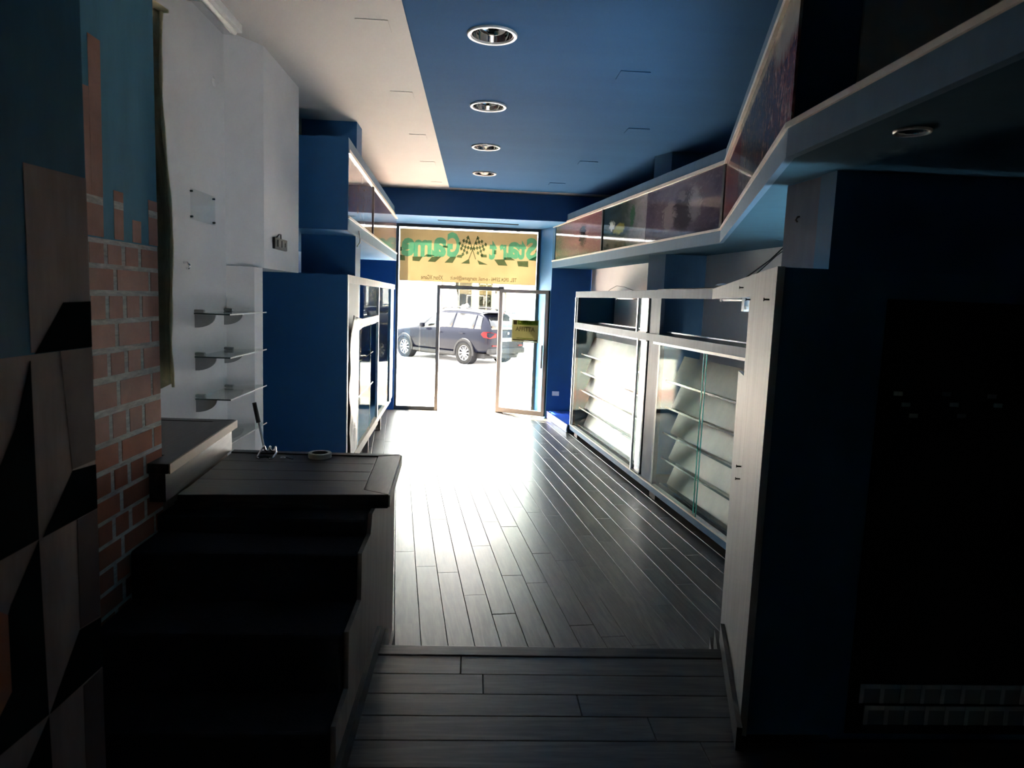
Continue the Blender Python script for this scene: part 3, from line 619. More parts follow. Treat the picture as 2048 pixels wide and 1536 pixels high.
def picture(A, Bp, ya, yb, mat, parent, name='picture', z0=2.612, z1=3.135):
    return obj(name, B().run(at_y(A, Bp, ya), at_y(A, Bp, yb), z0, z1, -0.018, -0.008), mat, parent)
picture(P0, P1, 11.40, 9.06, 'poster_rose', ob); picture(P0, P1, 9.03, 7.58, 'poster_teal', ob); picture(P0, P1, 7.57, 5.90, 'poster_haze', ob)
picture(P1, P2, 5.84, 4.62, 'poster_wine', ob); picture(P1, P2, 4.60, 2.54, 'poster_slate', ob)
obj('divider', B().run(at_y(P0, P1, 9.062), at_y(P0, P1, 9.028), 2.612, 3.135, -0.02, 0.004), 'black_plastic', ob)
obj('divider', B().run(at_y(P0, P1, 5.91), at_y(P0, P1, 5.87), 2.612, 3.135, -0.02, 0.002), 'black_plastic', ob)
obj('end_cap', B().run(P0, at_y(P0, P1, 11.41), 2.612, 3.135, -0.03, 0.0), 'navy', ob)
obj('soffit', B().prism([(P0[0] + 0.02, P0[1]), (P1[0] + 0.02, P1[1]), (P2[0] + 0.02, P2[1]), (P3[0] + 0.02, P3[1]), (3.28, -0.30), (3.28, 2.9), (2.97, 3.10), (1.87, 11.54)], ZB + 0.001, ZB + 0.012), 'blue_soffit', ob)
obj('lid', B().prism([(P0[0] + 0.02, P0[1]), (P1[0] + 0.02, P1[1]), (P2[0] + 0.03, P2[1] + 0.02), (1.30, 2.79), (2.2, 2.79), (2.97, 3.10), (1.89, 11.54)], ZT - 0.014, ZT - 0.002), 'navy', ob)
t = downlight(1.262, 2.075, ZB - 0.0005, 0.052, 'small round spotlight under the blue overhead box at the right', 'spotlights', lip=0.008, depth=0.008)
t.name = 'spotlight'; del t['group']

# ------------------------------------------------------------------ overhead picture box, left side
def lx(y): return -1.13 - 0.032 * (y - 6.2)
Q0, Q1 = (lx(6.2), 6.2), (lx(11.25), 11.25)
ol = thing('picture_box', 'blue overhead box with two glossy pictures above the left cabinet', 'overhead cabinet', (-1.6, 8.5, ZB))
facet(Q0, Q1, ol)
picture(Q0, Q1, 6.215, 8.05, 'poster_lilac', ol); picture(Q0, Q1, 8.09, 11.22, 'poster_plum', ol)
obj('divider', B().run(at_y(Q0, Q1, 8.052), at_y(Q0, Q1, 8.088), 2.612, 3.135, -0.02, 0.003), 'black_plastic', ol)
obj('end_board', B().box(-2.43, lx(6.2) - 0.001, 6.18, 6.205, ZB, ZT), 'blue_panel', ol)
obj('soffit', B().prism([(Q0[0] - 0.03, 6.206), (Q1[0] - 0.03, 11.25), (-2.43, 11.25), (-2.43, 6.206)], ZB + 0.001, ZB + 0.012), 'blue_reveal', ol)
obj('lid', B().prism([(Q0[0] - 0.03, 6.206), (Q1[0] - 0.03, 11.25), (-2.43, 11.25), (-2.43, 6.206)], ZT - 0.014, ZT - 0.002), 'navy', ol)
struct('wall_left_column', B().box(-1.68, -1.172, 6.82, 7.105, 0, CEIL - 0.002), 'blue_panel', 'blue column rising behind the left overhead box')
tag(obj('cable', B().tube([(lx(6.9) + 0.004, 6.86, 2.545), (lx(6.9) + 0.012, 6.88, 2.50), (lx(6.9) + 0.010, 6.90, 2.44), (lx(6.9) - 0.01, 6.87, 2.40)], 0.006), 'white_plastic', smooth=True), 'short white cable hanging from the left overhead box', 'cable')

# ------------------------------------------------------------------ left display cabinet
lc = thing('display_cabinet', 'blue glazed display cabinet on short legs along the left wall', 'cabinet', (-1.5, 8.0, 0))
def lrun(y0, y1, z0, z1, t0, t1): return B().run((lx(y0), y0), (lx(y1), y1), z0, z1, t0, t1)
obj('side_panel', B().box(-2.30, lx(6.2) - 0.002, 6.20, 6.225, 0.0, 2.113), 'blue_panel', lc)
obj('edge_strip', B().box(lx(6.2) - 0.002, lx(6.2) + 0.006, 6.198, 6.228, 0.30, 2.113), 'pale_rail', lc)
obj('front_panel', lrun(6.228, 6.90, 0.33, 2.04, -0.02, 0.0), 'board_white', lc)
obj('top_band', lrun(6.228, 11.0, 2.04, 2.113, -0.02, 0.004), 'side_wood', lc)
obj('mid_rail', lrun(6.90, 8.82, 1.62, 1.70, -0.02, 0.002), 'side_wood', lc)
obj('bottom_rail', lrun(6.228, 8.80, 0.33, 0.42, -0.03, 0.006), 'cream_wood', lc)
obj('bottom_rail', lrun(8.82, 11.0, 0.29, 0.36, -0.08, -0.03), 'cream_wood', lc)
obj('upright', lrun(8.77, 8.82, 0.42, 2.04, -0.03, 0.0), 'steel', lc)
obj('upright', lrun(10.5, 11.0, 0.36, 2.04, -0.05, -0.01), 'blue_reveal', lc)
obj('upright', lrun(6.90, 6.945, 0.42, 2.04, -0.03, 0.0), 'dark_frame', lc)
gd = obj('glass_door', lrun(6.95, 8.02, 0.42, 1.62, -0.012, -0.006), 'showcase_glass', lc); obj('glass_edge', lrun(8.02, 8.026, 0.42, 1.62, -0.012, -0.006), 'glass_edge', gd)
obj('glass_door', lrun(8.83, 10.49, 0.36, 2.04, -0.03, -0.024), 'showcase_glass', lc)
obj('glass_door', lrun(7.40, 8.77, 1.70, 2.04, -0.016, -0.010), 'showcase_glass', lc)
obj('back_panel', B().box(-1.98, -1.96, 6.23, 11.0, 0.30, 2.05), 'navy', lc)
obj('base_board', B().prism([(lx(6.3) - 0.03, 6.23), (lx(11) - 0.09, 11.0), (-1.96, 11.0), (-1.96, 6.23)], 0.30, 0.325), 'navy', lc)
obj('divider_shelf', B().prism([(lx(6.3) - 0.03, 6.24), (lx(8.8) - 0.03, 8.76), (-1.96, 8.76), (-1.96, 6.24)], 1.60, 1.62), 'side_wood', lc)
for z in (0.86, 1.24): obj('shelf', B().prism([(lx(7) - 0.06, 7.15), (lx(8.76) - 0.06, 8.76), (-1.96, 8.76), (-1.96, 7.15)], z, z + 0.012), 'shelf_glass', lc)
obj('end_panel', B().box(-1.98, lx(11) - 0.05, 11.0, 11.025, 0.29, 2.113), 'blue_wall', lc)
for (x, y) in ((-1.31, 6.45), (-1.33, 8.62), (-1.38, 10.10), (-1.85, 6.45), (-1.85, 10.8)):
    obj('leg', B().box(x - 0.035, x + 0.035, y - 0.035, y + 0.035, 0.0, 0.31), 'side_wood', lc, bevel=0.004)
# crumpled film peeling off the front panel
fm = B(); nx, nz = 9, 22
for j in range(nz + 1):
    for i in range(nx + 1):
        u, w = i / nx, j / nz
        y = 6.30 + 0.50 * u + 0.02 * math.sin(w * 9 + u * 3); z = 0.44 + 1.34 * w
        d = 0.006 + 0.010 * abs(math.sin(u * 9 + math.sin(w * 7) * 1.5)) + 0.006 * math.sin(w * 23 + u * 5)
        if w > 0.86: k = (w - 0.86) / 0.14; d += 0.10 * k * (0.3 + 0.7 * u); z -= 0.07 * k * u + 0.02 * k; y += 0.05 * k * u
        fm.v.append((lx(y) + max(d, 0.003), y, z))
fm.f = [(j * (nx + 1) + i, j * (nx + 1) + i + 1, (j + 1) * (nx + 1) + i + 1, (j + 1) * (nx + 1) + i) for j in range(nz) for i in range(nx)]; fm.mi = [0] * len(fm.f)
o = obj('peeling_film', fm, 'foil', lc, smooth=True); sd = o.modifiers.new('thick', 'SOLIDIFY'); sd.thickness = 0.002

# ------------------------------------------------------------------ right showcase
def cx(y): return 1.435 - 0.113 * (y - 10.284)
def rrun(y0, y1, z0, z1, t0, t1): return B().run((cx(y0), y0), (cx(y1), y1), z0, z1, t0, t1)
rc = thing('showcase', 'long blue-grey glazed showcase with slanted shelves along the right wall', 'cabinet', (1.9, 7.0, 0))
obj('top_band', rrun(10.28, 5.75, 2.02, 2.105, -0.03, 0.0), 'grey_blue_board', rc)
EPN = Vector((1, -0.277, 0)).normalized()
def ep(y, z, o=0.0): p = Vector((0.975 + 0.277 * (y - 2.27), y, z)) + EPN * o; return tuple(p)
ep_poly = [(2.27, PZ), (2.27, 2.092), (2.9, 2.095), (4.4, 2.099), (5.3, 2.102), (5.76, 2.105), (5.76, 2.02), (5.3, 2.018), (4.4, 2.012), (3.0, 2.004), (3.0, 0.0), (2.905, 0.0), (2.905, PZ)]
pan = obj('end_panel', B().slab([ep(y, z) for y, z in ep_poly], EPN, 0.024), 'worn_panel', rc)
obj('inner_board', B().slab([ep(y, z, 0.026) for y, z in ((2.98, 0.0), (2.98, 1.60), (3.12, 1.635), (3.50, 1.635), (3.40, 0.0))], EPN, 0.018), 'worn_panel', rc)
obj('inner_top', B().slab([ep(y, z, 0.045) for y, z in ((2.98, 1.622), (3.49, 1.622), (3.49, 1.634), (2.98, 1.634))], EPN, 0.16), 'dark_frame', rc)
for (y, z) in ((2.975, 1.990), (2.40, 1.985), (2.84, 1.289), (2.84, 1.235), (3.30, 2.05)):
    p = Vector(ep(y, z)); q = p - EPN * 0.016
    scw = obj('screw', B().tube([p, q, q - EPN * 0.001, q - EPN * 0.004], [0.003, 0.003, 0.006, 0.006], 8), 'black_plastic', pan)
obj('mid_rail', rrun(10.28, 4.60, 1.585, 1.660, -0.03, 0.0), 'grey_blue_board', rc)
obj('mid_shelf', rrun(10.27, 4.60, 1.640, 1.660, -0.42, -0.031), 'dark_frame', rc)
obj('mid_track', rrun(10.0, 4.85, 1.664, 1.676, -0.30, -0.27), 'steel', rc)
obj('glass_track', rrun(7.04, 4.62, 1.562, 1.585, -0.03, 0.004), 'pale_rail', rc)
obj('glass_track', rrun(10.2, 7.25, 1.570, 1.585, -0.02, 0.004), 'pale_rail', rc)
obj('bottom_rail', rrun(10.28, 4.60, 0.065, 0.125, -0.03, 0.0), 'blue_board', rc)
obj('bottom_track', rrun(10.28, 4.60, 0.125, 0.140, -0.05, 0.002), 'pale_rail', rc)
obj('base_board', rrun(10.27, 4.60, 0.10, 0.118, -0.50, -0.031), 'dark_frame', rc)
obj('upright', rrun(10.28, 10.245, 0.14, 2.02, -0.02, 0.002), 'steel', rc)
obj('upright', rrun(10.235, 10.17, 0.14, 1.585, -0.05, -0.012), 'grey_blue_board', rc)
obj('upright', rrun(10.28, 10.17, 1.66, 2.02, -0.05, -0.012), 'grey_blue_board', rc)
obj('post', rrun(7.22, 6.93, 0.125, 1.585, -0.06, -0.02), 'grey_blue_board', rc)
obj('post', rrun(7.22, 6.95, 1.66, 2.02, -0.06, -0.02), 'grey_blue_board', rc)
obj('post_edge', rrun(6.93, 6.89, 0.125, 1.562, -0.06, -0.016), 'black_plastic', rc)
for (y0, y1, z0, z1) in ((7.50, 7.25, 0.15, 1.585), (7.56, 7.27, 1.66, 2.02)):
    fr = obj('door_frame', rrun(y0, y0 - 0.022, z0, z1, -0.01, 0.012), 'steel', rc); obj('door_frame_bar', rrun(y1 + 0.02, y1, z0, z1, -0.03, -0.012), 'dark_frame', fr)
    obj('door_sill', rrun(y0, y1, z0, z0 + 0.012, -0.02, 0.0), 'dark_frame', fr); obj('side_pane', rrun(y0 - 0.022, y1 + 0.02, z0 + 0.012, z1, -0.012, -0.008), 'shelf_glass', fr)
obj('glass_door', rrun(10.165, 8.94, 0.14, 1.570, -0.012, -0.006), 'bay_glass', rc); obj('glass_door', rrun(8.93, 7.502, 0.14, 1.570, -0.020, -0.014), 'bay_glass', rc)
gd = obj('glass_door', rrun(6.885, 5.812, 0.14, 1.562, -0.012, -0.004), 'showcase_glass', rc); obj('glass_edge', rrun(5.812, 5.804, 0.14, 1.562, -0.012, -0.004), 'glass_edge', gd)
gd = obj('glass_door', rrun(6.885, 5.90, 0.14, 1.562, -0.028, -0.020), 'showcase_glass', rc); obj('glass_edge', rrun(5.90, 5.892, 0.14, 1.562, -0.028, -0.020), 'glass_edge', gd)
def sloped(y0, y1, z0, h):
    """one leaning display board with its narrow ledge"""
    d = Vector((cx(y1) - cx(y0), y1 - y0, 0)).normalized(); n_ = Vector((d.y, -d.x, 0))
    a = Vector((cx(y0), y0, 0)); b_ = Vector((cx(y1), y1, 0)); f0, f1 = -0.17, -0.27
    pts = [a + n_ * f0 + Vector((0, 0, z0)), b_ + n_ * f0 + Vector((0, 0, z0)), b_ + n_ * f1 + Vector((0, 0, z0 + h)), a + n_ * f1 + Vector((0, 0, z0 + h))]
    bd = obj('slanted_shelf', B().slab(pts, (pts[1] - pts[0]).cross(pts[3] - pts[0]), 0.006), 'shelf_back', rc)
    obj('ledge', rrun(y0, y1, z0 + 0.0, z0 + 0.006, -0.168, -0.085), 'shelf_glass', bd)
    obj('ledge_lip', rrun(y0, y1, z0, z0 + 0.018, -0.088, -0.084), 'dark_edge', bd)
for k in range(5):
    sloped(10.1, 7.60, 0.15 + 0.262 * k, 0.255); sloped(6.86, 4.70, 0.15 + 0.262 * k, 0.255)
obj('partition', rrun(10.275, 10.25, 0.12, 2.09, -0.62, -0.052), 'navy', rc)
obj('toe_kick', rrun(10.25, 4.60, 0.0, 0.065, -0.20, -0.17), 'dark_void', rc)
for y in (10.05, 6.95): obj('foot', rrun(y, y - 0.16, 0.0, 0.066, -0.12, -0.02), 'side_wood', rc)
obj('top_board', rrun(10.27, 7.75, 2.075, 2.09, -0.35, -0.031), 'grey_blue_board', rc)
def tube_light(y0, y1, z, off, label):
    a = Vector((cx(y0), y0, z)); b_ = Vector((cx(y1), y1, z)); d = (b_ - a).normalized(); n_ = Vector((d.y, -d.x, 0)); a += n_ * off; b_ += n_ * off
    t = thing('tube_light', label, 'light', tuple(a), 'tube lights in the showcase')
    obj('housing', B().run(tuple(a[:2]), tuple(b_[:2]), z, z + 0.018, -0.018, 0.018), 'white_plastic', t)
    obj('tube', B().tube([a + d * 0.03 - Vector((0, 0, 0.016)), b_ - d * 0.03 - Vector((0, 0, 0.016))], 0.013, 12), 'tube_white', t, smooth=True)
    obj('end_cap', B().run(tuple(a[:2]), tuple((a + d * 0.03)[:2]), z - 0.032, z, -0.016, 0.016), 'white_plastic', t); obj('end_cap', B().run(tuple((b_ - d * 0.03)[:2]), tuple(b_[:2]), z - 0.032, z, -0.016, 0.016), 'white_plastic', t)
tube_light(8.62, 7.58, 2.035, -0.10, 'white tube light under the showcase top, left of the blue pillar')
tube_light(5.88, 5.08, 2.035, -0.14, 'white tube light under the showcase top, right of the blue pillar')
tag(obj('lamp_holder', B().box(1.50, 1.53, 3.90, 3.94, 1.935, 2.01).box(1.505, 1.525, 3.88, 3.90, 1.945, 1.965), 'white_plastic', bevel=0.003), 'small white lamp holder hanging behind the worn end panel', 'lamp holder')
# cables and clips lying on the showcase
def cable(pts, r, mat, label): return tag(obj('cable', B().tube(pts, r, 6), mat, smooth=True), label, 'cable')
cable([(1.70, 9.2, 2.10), (1.68, 8.9, 2.13), (1.70, 8.6, 2.17), (1.74, 8.35, 2.155), (1.80, 8.1, 2.11), (1.84, 7.95, 2.098)], 0.004, 'black_plastic', 'thin dark cable looped on the far showcase top')
cable([(1.90, 7.35, 2.115), (1.96, 6.9, 2.118), (2.0, 6.5, 2.116), (2.06, 6.2, 2.12), (2.10, 5.95, 2.116), (2.16, 5.75, 2.12)], 0.008, 'black_plastic', 'black cable lying along the showcase top by the pillar')
cable([(2.10, 5.95, 2.13), (2.25, 5.90, 2.20), (2.42, 5.80, 2.36), (2.52, 5.75, 2.48)], 0.006, 'black_plastic', 'black cable rising from the showcase to the cover plate')
cable([(2.13, 5.90, 2.13), (2.30, 5.82, 2.22), (2.46, 5.76, 2.40), (2.54, 5.72, 2.47)], 0.005, 'black_plastic', 'second black cable rising beside the first to the plate')
wr = bpy.data.objects['wall_right']
def wy(y): return at_y(WR1, WR0, y)
jp = tag(obj('cover_plate', B().run(wy(6.25), wy(5.45), 2.28, 2.47, -0.022, -0.001), 'white_wall'), 'square white cover plate on the wall above the showcase', 'cover plate')
tag(obj('cable_duct', B().run(wy(8.93), wy(8.90), 2.27, 2.48, -0.012, -0.001), 'black_plastic'), 'narrow black strip on the white wall above the far showcase', 'strip')
tag(obj('plaster_scrap', B().lathe([(0.001, 0.018), (0.03, 0.014), (0.05, 0.004), (0.05, 0.0), (0.001, 0.0)], 10, (1.735, 4.95, 2.106)), 'white_plastic'), 'small white scrap lying on the showcase top near the worn panel', 'scrap')
tag(obj('wall_hook', B().tube([(1.352, 2.95, 2.345), (1.335, 2.952, 2.343), (1.330, 2.955, 2.33), (1.338, 2.955, 2.322)], 0.004, 8), 'black_plastic', smooth=True), 'small hook screwed into the recessed wall face', 'hook')
so = thing('wall_socket', 'white wall socket on the blue wall beside the street door', 'socket', (1.353, 11.556, 0.38))
obj('plate', B().box(1.295, 1.412, 11.548, 11.5595, 0.385, 0.46), 'white_plastic', so, bevel=0.004)
for x in (1.325, 1.354, 1.383): obj('insert', B().box(x - 0.011, x + 0.011, 11.545, 11.549, 0.400, 0.445), 'tube_white', so)

# blue plastic-wrapped plinth by the window
bp_ = thing('wrapped_plinth', 'low plinth wrapped in shiny blue plastic beside the street door', 'plinth', (1.5, 10.9, 0))
gm = B(); NU, NV = 14, 16
for j in range(NV + 1):
    for i in range(NU + 1):
        u, w = i / NU, j / NV
        x = (1.225 * (1 - w) + 1.405 * w) * (1 - u) + (1.83 * (1 - w) + 2.0 * w) * u; y = 11.53 * (1 - w) + (10.30 + 0.10 * u) * w
        z = 0.128 + 0.006 * math.sin(u * 11 + w * 5) * math.sin(w * 13 + u * 3) + (0.02 * (1 - min(1, u * 4)) if w < 0.25 else 0) * random.random()
        gm.v.append((x, y, z))
gm.f = [(j * (NU + 1) + i, j * (NU + 1) + i + 1, (j + 1) * (NU + 1) + i + 1, (j + 1) * (NU + 1) + i) for j in range(NV) for i in range(NU)]; gm.mi = [0] * len(gm.f)
obj('plastic_top', gm, 'blue_plastic', bp_, smooth=True)
fm = B(); NU, NV = 20, 4
for j in range(NV + 1):
    for i in range(NU + 1):
        u, w = i / NU, j / NV
        x = 1.225 * (1 - u) + 1.405 * u; y = 11.53 * (1 - u) + 10.30 * u
        fm.v.append((x - 0.004 - 0.007 * abs(math.sin(u * 17 + w * 2)), y, 0.004 + 0.124 * w))
fm.f = [(j * (NU + 1) + i, j * (NU + 1) + i + 1, (j + 1) * (NU + 1) + i + 1, (j + 1) * (NU + 1) + i) for j in range(NV) for i in range(NU)]; fm.mi = [0] * len(fm.f)
obj('plastic_side', fm, 'lilac_plastic', bp_, smooth=True)
obj('core', B().prism([(1.24, 11.52), (1.82, 11.52), (1.99, 10.41), (1.42, 10.32)], 0.0, 0.118), 'blue_panel', bp_)

# ------------------------------------------------------------------ counter with plank top
NL, NR, FR, FL = Vector((-1.137, 2.700)), Vector((-0.333, 2.769)), Vector((-0.361, 3.494)), Vector((-1.194, 3.506))
def bil(u, v): return tuple(NL * (1 - u) * (1 - v) + NR * u * (1 - v) + FR * u * v + FL * (1 - u) * v)
ct = thing('counter', 'dark oak topped counter with a step down to the shop floor', 'counter', (-0.75, 3.1, 0))
def top_piece(name, us, zt=1.150, zb_=1.110, mat='counter_wood'):
    return obj(name, B().prism([bil(u, v) for u, v in us], zb_, zt), mat, ct, bevel=0.0025)
top_piece('front_board', [(0.0, 0.0), (1.0, 0.0), (0.865, 0.105), (0.0, 0.105)], 1.1515, 1.094)
top_piece('side_board', [(1.0, 0.004), (1.0, 1.0), (0.868, 0.935), (0.868, 0.107)], 1.1515, 1.100, 'counter_wood_y')
top_piece('back_board', [(0.0, 0.937), (0.866, 0.937), (0.998, 1.0), (0.0, 1.0)], 1.153)
vv = [0.108, 0.315, 0.525, 0.735, 0.934]
for a, b_ in zip(vv[:-1], vv[1:]): top_piece('plank', [(0.0, a + 0.0008), (0.864, a + 0.0008), (0.864, b_ - 0.0008), (0.0, b_ - 0.0008)], 1.147)
obj('bright_edge', B().prism([tuple(Vector(bil(1.0, 0.0)) + Vector((0.0005, 0.0))), tuple(Vector(bil(1.0, 1.0)) + Vector((0.0005, 0))), tuple(Vector(bil(1.0, 1.0)) + Vector((0.006, 0))), tuple(Vector(bil(1.0, 0.0)) + Vector((0.006, 0)))], 1.100, 1.149), 'cream_wood', ct)
obj('body', B().box(-1.19, -0.402, 2.80, 3.46, 0.0, 1.093), 'carpet_black', ct)
spoly = [(1.80, PZ), (2.0, PZ), (2.0, 0.648), (2.205, 0.650), (2.205, 0.848), (2.448, 0.850), (2.455, 1.022), (2.66, 1.024), (2.70, 1.092), (3.47, 1.092), (3.47, 0.0), (2.87, 0.0), (2.87, PZ)]
obj('side_panel', B().slab([(-0.402, y, z) for y, z in spoly[1:]], (1, 0, 0), 0.016), 'side_wood', ct)
# carpeted steps that climb to the counter
stp = thing('carpeted_steps', 'black carpeted steps climbing from the platform to the counter top', 'steps', (-0.8, 2.2, PZ))
for (y0, y1, z) in ((1.98, 2.20, 0.645), (2.20, 2.45, 0.845), (2.45, 2.66, 1.02), (2.66, 2.795, 1.085)):
    obj('step', B().box(-1.195, -0.404, y0 - 0.012, y1, PZ + 0.001, z), 'carpet_black', stp, bevel=0.012)
# raised shelf block against the brick wall
rb = thing('raised_counter', 'raised dark oak counter block against the brick painted wall', 'counter', (-1.4, 3.1, 1.15))
rpoly = [(-1.128, 2.585), (-1.196, 2.585), (-1.197, 2.725), (-1.615, 2.725), (-1.615, 3.52), (-1.195, 3.52)]
obj('body', B().prism([(-1.136, 2.60), (-1.196, 2.60), (-1.197, 2.73), (-1.61, 2.73), (-1.61, 3.50), (-1.202, 3.50)], 1.151, 1.262), 'counter_wood_y', rb)
obj('base', B().prism([(-1.21, 3.46), (-1.61, 3.46), (-1.61, 2.74), (-1.205, 2.74)], 0.0, 1.149), 'side_wood', rb)
obj('top_board', B().prism([(-1.612, 2.73), (-1.612, 3.47), (-1.285, 3.47), (-1.285, 2.73)], 1.263, 1.297), 'counter_wood_y', rb)
obj('front_board', B().prism([(-1.120, 2.585), (-1.196, 2.585), (-1.197, 2.73), (-1.282, 2.73), (-1.282, 3.47), (-1.190, 3.53)], 1.262, 1.300), 'counter_wood_y', rb, bevel=0.003)
obj('end_board', B().prism([(-1.612, 3.472), (-1.612, 3.53), (-1.192, 3.532), (-1.283, 3.472)], 1.262, 1.300), 'counter_wood', rb, bevel=0.003)
obj('bright_edge', B().prism([(-1.1195, 2.59), (-1.1895, 3.53), (-1.1835, 3.53), (-1.1135, 2.59)], 1.262, 1.299), 'cream_wood', rb)  # cream strip paints the glossy grazing reflection along the dark board edge

# ------------------------------------------------------------------ things on the counter
tr = thing('tape_roll', 'roll of pale masking tape lying on the counter', 'tape', (-0.745, 3.40, 1.1485))
obj('tape', B().lathe([(0.054, 0.0), (0.0555, 0.003), (0.0555, 0.022), (0.054, 0.025), (0.040, 0.025), (0.0385, 0.022), (0.0385, 0.003), (0.040, 0.0)], 40, (-0.745, 3.40, 1.1488), close=True), 'tape_paper', tr)
obj('core', B().lathe([(0.0383, 0.0), (0.0383, 0.024), (0.036, 0.024), (0.036, 0.0)], 40, (-0.745, 3.40, 1.149), close=True), 'tape_core', tr)
def arc(c, r, a0, a1, k=14, tilt=0.0, zr=1.0):
    return [(c[0] + r * math.cos(a0 + (a1 - a0) * i / k), c[1] + r * math.sin(a0 + (a1 - a0) * i / k) * math.cos(tilt), c[2] + zr * r * math.sin(a0 + (a1 - a0) * i / k) * math.sin(tilt)) for i in range(k + 1)]
kx, ky, kz = -0.985, 3.385, 1.1485
kc = thing('metal_clip', 'shiny chrome spring clip lying on the counter', 'clip', (kx, ky, kz))
obj('coil', B().tube([(kx - 0.03 + 0.004 * i, ky + 0.012 * math.cos(i * 0.9), kz + 0.040 + 0.012 * math.sin(i * 0.9)) for i in range(16)], 0.005, 8), 'chrome', kc, smooth=True)
obj('arm', B().tube([(kx - 0.03, ky, kz + 0.045), (kx - 0.042, ky - 0.02, kz + 0.02), (kx - 0.045, ky - 0.045, kz + 0.006), (kx - 0.03, ky - 0.06, kz + 0.006)], 0.005, 8), 'chrome', kc, smooth=True)
obj('arm', B().tube([(kx + 0.03, ky, kz + 0.045), (kx + 0.04, ky - 0.025, kz + 0.024), (kx + 0.03, ky - 0.05, kz + 0.006), (kx + 0.018, ky - 0.065, kz + 0.006)], 0.005, 8), 'chrome', kc, smooth=True)
obj('bar', B().tube([(kx - 0.045, ky - 0.045, kz + 0.006), (kx, ky - 0.055, kz + 0.014), (kx + 0.03, ky - 0.05, kz + 0.006)], 0.006, 8), 'dark_edge', kc, smooth=True)
ke = thing('key', 'small pale key lying beside the chrome clip', 'key', (-0.905, 3.36, 1.1485))
obj('bow', B().lathe([(0.013, 0.0), (0.013, 0.003), (0.005, 0.003), (0.005, 0.0)], 18, (-0.915, 3.37, 1.1488), close=True), 'steel', ke)
obj('blade', B().slab([(-0.903, 3.372, 1.149), (-0.862, 3.340, 1.149), (-0.858, 3.346, 1.149), (-0.872, 3.352, 1.149), (-0.880, 3.362, 1.149), (-0.900, 3.379, 1.149)], (0, 0, 1), 0.002), 'dark_edge', ke)

# ------------------------------------------------------------------ glass shelves on brackets
for i, (z, lab) in enumerate(((1.80, 'topmost glass shelf on grey brackets on the white wall'), (1.552, 'second glass shelf from the top on the white wall'), (1.308, 'third glass shelf from the top, just above the raised counter'), (1.052, 'lowest glass shelf on the white wall, behind the raised counter'))):
    sh = thing('glass_shelf', lab, 'shelf', (-1.62, 4.1, z), 'glass shelves on the white wall')
    pn = obj('pane', B().box(-1.605, -1.405, 4.08, 4.775, z, z + 0.008), 'shelf_glass', sh)
    obj('front_edge', B().box(-1.405, -1.4035, 4.08, 4.775, z, z + 0.008), 'pale_edge', pn); obj('end_edge', B().box(-1.605, -1.405, 4.0785, 4.08, z, z + 0.008), 'dark_edge', pn)
    for y in (4.13, 4.60):
        bk = B(); prof = [(-1.6195, z - 0.004), (-1.50, z - 0.004)] + [(-1.6195 + 0.1195 * math.cos(a), z - 0.004 - 0.075 * math.sin(a)) for a in [k * math.pi / 2 / 8 for k in range(1, 9)]]
        bk.slab([(x, y - 0.006, zz) for x, zz in prof], (0, 1, 0), 0.012); b2 = obj('bracket', bk, 'bracket_grey', sh)
        obj('clamp', B().box(-1.6195, -1.565, y - 0.014, y + 0.014, z + 0.0085, z + 0.026), 'bracket_grey', b2, bevel=0.004)
# clear plate, hook, plaster flake, socket box, curtain, ceiling fixture, tool
cp = thing('clear_plate', 'clear acrylic plate screwed to the white wall', 'plate', (-1.618, 4.25, 2.33))
obj('sheet', B().box(-1.614, -1.610, 4.075, 4.44, 2.33, 2.50), 'acrylic', cp)
for (y, z) in ((4.09, 2.345), (4.09, 2.485), (4.425, 2.345), (4.425, 2.485)): obj('screw', B().tube([(-1.6195, y, z), (-1.606, y, z)], 0.006, 10), 'dark_edge', cp)
tag(obj('wall_hook', B().tube([(-1.619, 3.985, 2.085), (-1.60, 3.985, 2.085), (-1.588, 3.985, 2.070), (-1.592, 3.985, 2.055), (-1.605, 3.985, 2.053)], 0.007, 8), 'chrome', smooth=True), 'small shiny hook on the white wall above the glass shelves', 'hook')
tag(obj('plaster_flake', B().lathe([(0.001, 0.012), (0.02, 0.010), (0.034, 0.0), (0.001, 0.0)], 7, (-1.6195, 4.47, 3.18), axis='X'), 'white_wall'), 'chipped plaster spot high on the white wall', 'plaster chip')
sb_ = thing('junction_box', 'open electrical box with loose wires on the white bulkhead', 'junction box', (-1.455, 5.25, 2.24))
obj('box', B().box(-1.4545, -1.435, 5.09, 5.41, 2.245, 2.325), 'black_plastic', sb_, bevel=0.004)
for (y0, y1, z0, z1) in ((5.15, 5.22, 2.262, 2.31), (5.25, 5.31, 2.262, 2.31), (5.34, 5.38, 2.27, 2.30)): obj('insert', B().box(-1.435, -1.428, y0, y1, z0, z1), 'dark_frame', sb_)
obj('wire', B().tube([(-1.43, 5.11, 2.325), (-1.42, 5.13, 2.345), (-1.42, 5.18, 2.350), (-1.43, 5.22, 2.325)], 0.005, 6), 'black_plastic', sb_, smooth=True)
cu = thing('hanging_tarp', 'olive tarpaulin with a cream hem hanging behind the brick wall edge', 'tarpaulin', (-1.32, 2.82, 1.55))
tm_ = B(); NU, NV = 18, 30
for j in range(NV + 1):
    for i in range(NU + 1):
        u, w = i / NU, j / NV; z = 1.56 + 1.40 * w
        tm_.v.append((-1.52 + 0.345 * u + (0.010 * (w - 0.5)) - 0.03 * w * u + 0.012 * max(0, 1 - abs(w - 0.45) * 3) * u, 2.80 + 0.022 * math.sin(u * 16 + w * 2.2) + 0.012 * math.sin(w * 9 + u * 4), z + (0.025 * math.sin(u * 7) if j == 0 else 0)))
